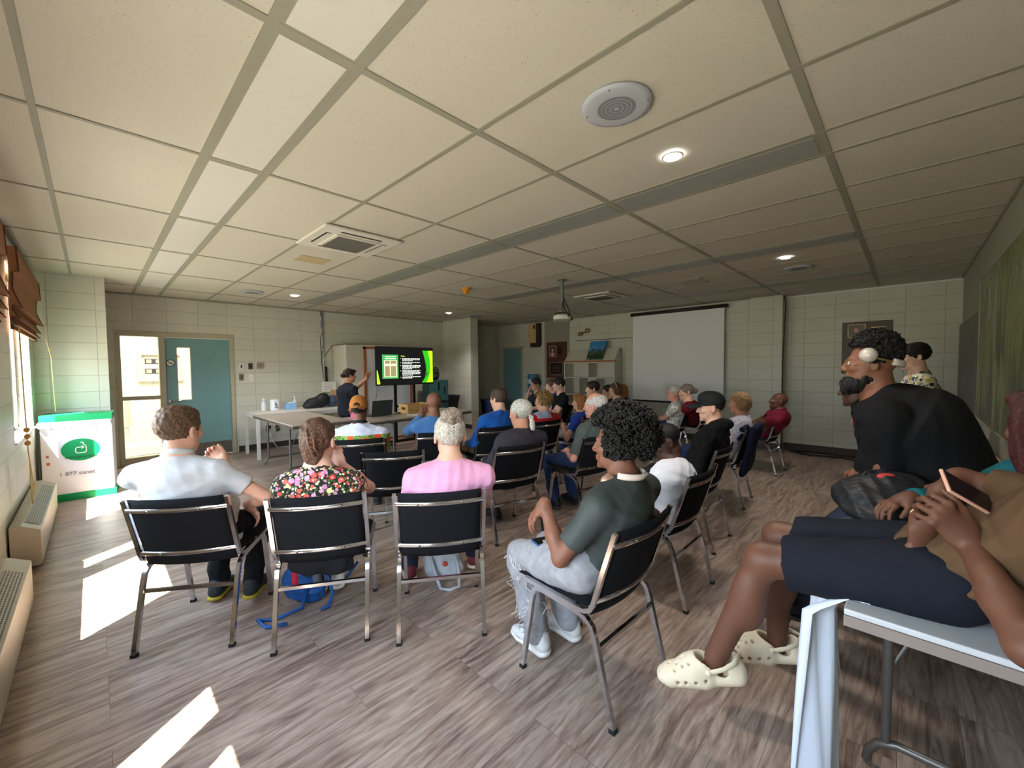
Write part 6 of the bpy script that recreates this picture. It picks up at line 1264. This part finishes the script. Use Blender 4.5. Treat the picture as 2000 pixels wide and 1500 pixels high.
b=MB(); b.lathe([(.1415,1.03),(.1415,1.14)],24); b.f=b.f[:24]; b.mi=b.mi[:24]; b.obj('label',mat('label_pale',rgb(196,216,234),.5,var=.2,vscale=30),wc)
# ceiling things
def speaker(x,y,lab):
    t=thing('ceiling_speaker',lab,'speaker',(x,y,ZC-.006),0,None); GM=mat('speaker_grey',rgb(178,182,190),.45); b=MB(); b.lathe([(.155,0),(.152,-.008),(.13,-.013),(.09,-.014)],40,Matrix.Scale(-1,4,(0,0,1))@Matrix.Scale(-1,4,(0,0,1))); b.obj('cover_plate',GM,t,smooth=True)
    b=MB()
    for r0,r1 in ((.012,.026),(.031,.046),(.051,.064),(.068,.084)):
        n=40; vs=[(r*math.cos(2*math.pi*i/n),r*math.sin(2*math.pi*i/n),-.0152) for r in (r0,r1) for i in range(n)]; b.add(vs,[(i,i+n,(i+1)%n+n,(i+1)%n) for i in range(n)])
    b.obj('perforated_ring',mat('speaker_dark',rgb(126,128,132),.7),t); b=MB(); [b.ball((.135*math.cos(a),.135*math.sin(a),-.014),.004,8,6) for a in (0.3,1.87,3.44,5.01)]; b.obj('screws',STEEL,t)
speaker(1.68,.965,'large round grey ceiling speaker nearest the camera'); speaker(5.98,.98,'round grey ceiling speaker near the far right downlight'); speaker(1.71,7.10,'round grey ceiling speaker near the door wall'); speaker(6.0,7.0,'round grey ceiling speaker in front of the partition wall')
LE_=emis('led_white',(1,.93,.90,1),14)
for x,y,lab in ((2.30,.97,'lit round downlight nearest the camera'),(5.32,.99,'lit round downlight before the projection screen'),(2.28,7.02,'lit round downlight above the presenter side'),(5.34,7.06,'lit round downlight in front of the partition wall')):
    t=thing('downlight',lab,'downlight',(x,y,ZC-.006)); b=MB(); n=24
    vs=[(r*math.cos(2*math.pi*i/n),r*math.sin(2*math.pi*i/n),z) for r,z in ((.058,0),(.056,-.006),(.048,-.006),(.046,.0)) for i in range(n)]; b.add(vs,[(k*n+i,k*n+(i+1)%n,(k+1)*n+(i+1)%n,(k+1)*n+i) for k in range(3) for i in range(n)]); b.obj('trim_ring',WHITE,t)
    b=MB(); b.lathe([(.047,-.002),(.047,-.001)],24); b.obj('lens',LE_,t)
    L=bpy.data.lights.new('downlight_beam','SPOT'); L.energy=20; L.spot_size=R(120); L.spot_blend=.6; L.color=(1,.93,.86); L.shadow_soft_size=.14; o=bpy.data.objects.new('downlight_beam',L); COL.objects.link(o); o.location=(x,y,ZC-.03)
def cassette(x0,y0,x1,y1,lab):
    t=thing('air_conditioner',lab,'air conditioner',((x0+x1)/2,(y0+y1)/2,ZC-.006)); w=.345; ACM=mat('ac_white',rgb(214,210,198),.4); b=MB(); b.box2((-w,-w,-.022),(w,w,0)); b.obj('panel',ACM,t,bevel=.01)
    b=MB(); b.box2((-.20,-.20,-.034),(.20,.20,-.022)); b.obj('grille_frame',ACM,t,bevel=.006)
    b=MB(); [b.box2((-.17,-.17+.026*i,-.037),(.17,-.157+.026*i,-.034)) for i in range(14)]; b.obj('grille_slots',mat('slot_dark',rgb(96,94,88),.7),t)
    for a in range(4):
        T=Matrix.Rotation(R(90*a),4,'Z'); b=MB(); b.box2((-.18,-.275,-.0235),(.18,-.235,-.0215),T); b.obj('air_slot',BLACKP,t); b=MB(); b.box2((-.18,-.262,-.030),(.18,-.240,-.027),T @ Matrix.Rotation(R(0),4,'X')); b.obj('louvre',ACM,t)
cassette(1.375,3.40,1.984,4.0,'white four way ceiling cassette air conditioner nearest the windows'); cassette(5.66,3.40,6.27,4.0,'white four way ceiling cassette beyond the projector')
b=MB(); b.box2((-.15,-.13,-.004),(.15,.13,0)); o=b.obj('ceiling_patch',mat('tan_patch',rgb(186,166,128),.8)); o.location=(1.69,4.62,ZC-.0005); tag(o,'flat tan patch on the ceiling tile beside the cassette','patch')
b=MB(); b.box2((-.02,-.30,-.008),(.40,0,0)); o=b.obj('access_panel',mat('panel_grey',rgb(176,172,160),.6)); o.location=(5.7,2.33,ZC-.001); tag(o,'thin square access panel on the ceiling near the second cassette','panel')
t=thing('smoke_detector','orange yellow smoke detector on the ceiling','smoke detector',(3.87,4.69,ZC-.001)); OM=mat('detector_orange',rgb(206,140,40),.5); b=MB(); b.lathe([(.072,0),(.072,-.02),(.055,-.035),(.042,-.05)],20); b.obj('housing',OM,t,smooth=True,auto=40); b=MB(); b.lathe([(.035,-.05),(.04,-.085),(.028,-.095)],20); b.obj('sensor_cap',OM,t,smooth=True,auto=40)
pj=thing('ceiling_projector','white and black projector hanging on a grey ceiling pole with tangled cables','projector',(4.45,3.37,0),R(38)); b=MB(); b.tube([(0,0,ZC-.005),(0,0,2.32)],.024,12); b.lathe([(.06,ZC-.012),(.06,ZC-.004)],20); b.obj('pole',mat('pole_grey',rgb(120,122,120),.4,.4),pj,smooth=True,auto=40)
b=MB(); b.tube([(0,0,2.33),(-.10,0,2.22),(-.14,0,2.155)],.007,6); b.tube([(0,0,2.33),(.10,0,2.22),(.14,0,2.155)],.007,6); b.tube([(0,0,2.33),(0,.06,2.22),(0,.09,2.155)],.007,6); b.tube([(0,0,2.32),(0,0,2.20)],.012,8); b.box((0,0,2.19),(.12,.12,.012)); b.obj('mount_arm',STEEL,pj,smooth=True,auto=40)
S=SDF(.006); S.cone((-.14,0,2.105),(.14,0,2.105),.05,.05,.02,side=(0,1,0),w=2.4); S.cut((0,0,2.075),(0,0,-1),.006); S.cut((0,0,2.15),(0,0,1),.006); S.obj('projector_body',mat('projector_white',rgb(206,204,196),.4),pj); b=MB(); b.box2((-.19,-.10,2.145),(.19,.10,2.155)); b.obj('top_vent',BLACKP,pj,bevel=.003)
b=MB(); [b.box((-.10+.035*i,-.118,2.105),(.018,.006,.010)) for i in range(6)]; b.obj('ports',BLACKP,pj); b=MB(); b.lathe([(.035,0),(.035,.03),(.02,.03)],16,Matrix.Translation((.16,-.08,2.11))@Matrix.Rotation(R(70),4,'Y')@Matrix.Rotation(R(60),4,'X')); b.obj('lens',BLACKP,pj)
tubes('projector_cable',BCO,pj,[[(.03,-.01,2.6),(.035,-.015,2.45),(.02,-.03,2.34),(-.08,-.08,2.22),(-.20,-.10,2.12),(-.24,-.12,2.06),(-.18,-.13,2.06),(-.12,-.12,2.10)],[(.03,.0,2.6),(.03,0,2.36),(.10,-.04,2.24),(.18,-.05,2.14)],[(0,.0,2.34),(-.12,-.03,2.22),(-.22,-.08,2.10)]],.007)
# paintings on the right wall
def canvas(name,ramp,seed):
    m=bpy.data.materials.new(name); m.use_nodes=True; nt=m.node_tree; b=nt.nodes['Principled BSDF']; t=node(nt,'ShaderNodeTexCoord'); mp=node(nt,'ShaderNodeMapping'); mp.inputs['Scale'].default_value=(3.2,1,.9); mp.inputs['Location'].default_value=(seed,0,seed); nt.links.new(t.outputs['Object'],mp.inputs[0]); n=node(nt,'ShaderNodeTexNoise',i_Scale=1.3,i_Detail=9.); n.inputs['Roughness'].default_value=.7; n.inputs['Distortion'].default_value=.8; nt.links.new(mp.outputs[0],n.inputs['Vector']); s=node(nt,'ShaderNodeSeparateXYZ'); nt.links.new(t.outputs['Object'],s.inputs[0]); a=node(nt,'ShaderNodeMath',operation='MULTIPLY_ADD'); nt.links.new(s.outputs['Z'],a.inputs[0]); a.inputs[1].default_value=.10; nt.links.new(n.outputs[0],a.inputs[2]); r=node(nt,'ShaderNodeValToRGB'); nt.links.new(a.outputs[0],r.inputs[0]); e=r.color_ramp.elements; e[0].position=ramp[0][0]; e[0].color=ramp[0][1]; e[1].position=ramp[-1][0]; e[1].color=ramp[-1][1]
    for p,c in ramp[1:-1]: q=e.new(p); q.color=c
    nt.links.new(r.outputs[0],b.inputs['Base Color']); b.inputs['Roughness'].default_value=.35; n2=node(nt,'ShaderNodeTexNoise',i_Scale=40.,i_Detail=4.); nt.links.new(mp.outputs[0],n2.inputs['Vector']); bp=node(nt,'ShaderNodeBump',i_Strength=.4,i_Distance=.004); nt.links.new(n2.outputs[0],bp.inputs['Height']); nt.links.new(bp.outputs[0],b.inputs['Normal']); return m
C1=canvas('green_forest_paint',[(.40,rgb(58,60,50)),(.48,rgb(92,100,66)),(.54,rgb(140,150,84)),(.60,rgb(100,114,68)),(.66,rgb(166,174,174)),(.74,rgb(118,130,78))],0); C2=canvas('dark_forest_paint',[(.42,rgb(44,44,38)),(.52,rgb(64,64,52)),(.6,rgb(96,90,66)),(.7,rgb(130,124,104))],3)
for nm,x0,x1,z0,z1,m,lab in (('painting',3.2,5.98,.93,2.25,C1,'large green forest painting on the right wall'),('painting',6.02,8.15,.93,1.95,C2,'dark murky painting panel in the far right corner')):
    t=thing(nm,lab,'painting',((x0+x1)/2,-.51,(z0+z1)/2)); w=(x1-x0)/2; h_=(z1-z0)/2; b=MB(); b.box2((-w,0,-h_),(w,.028,h_)); b.obj('canvas',m,t); b=MB()
    for p,q in (((-w-.01,-h_-.01),(-w,h_+.01)),((w,-h_-.01),(w+.01,h_+.01)),((-w,-h_-.01),(w,-h_)),((-w,h_),(w,h_+.01))): b.box2((p[0],0,p[1]),(q[0],.032,q[1]))
    b.obj('thin_frame',mat('pale_frame',rgb(170,166,146),.5),t)
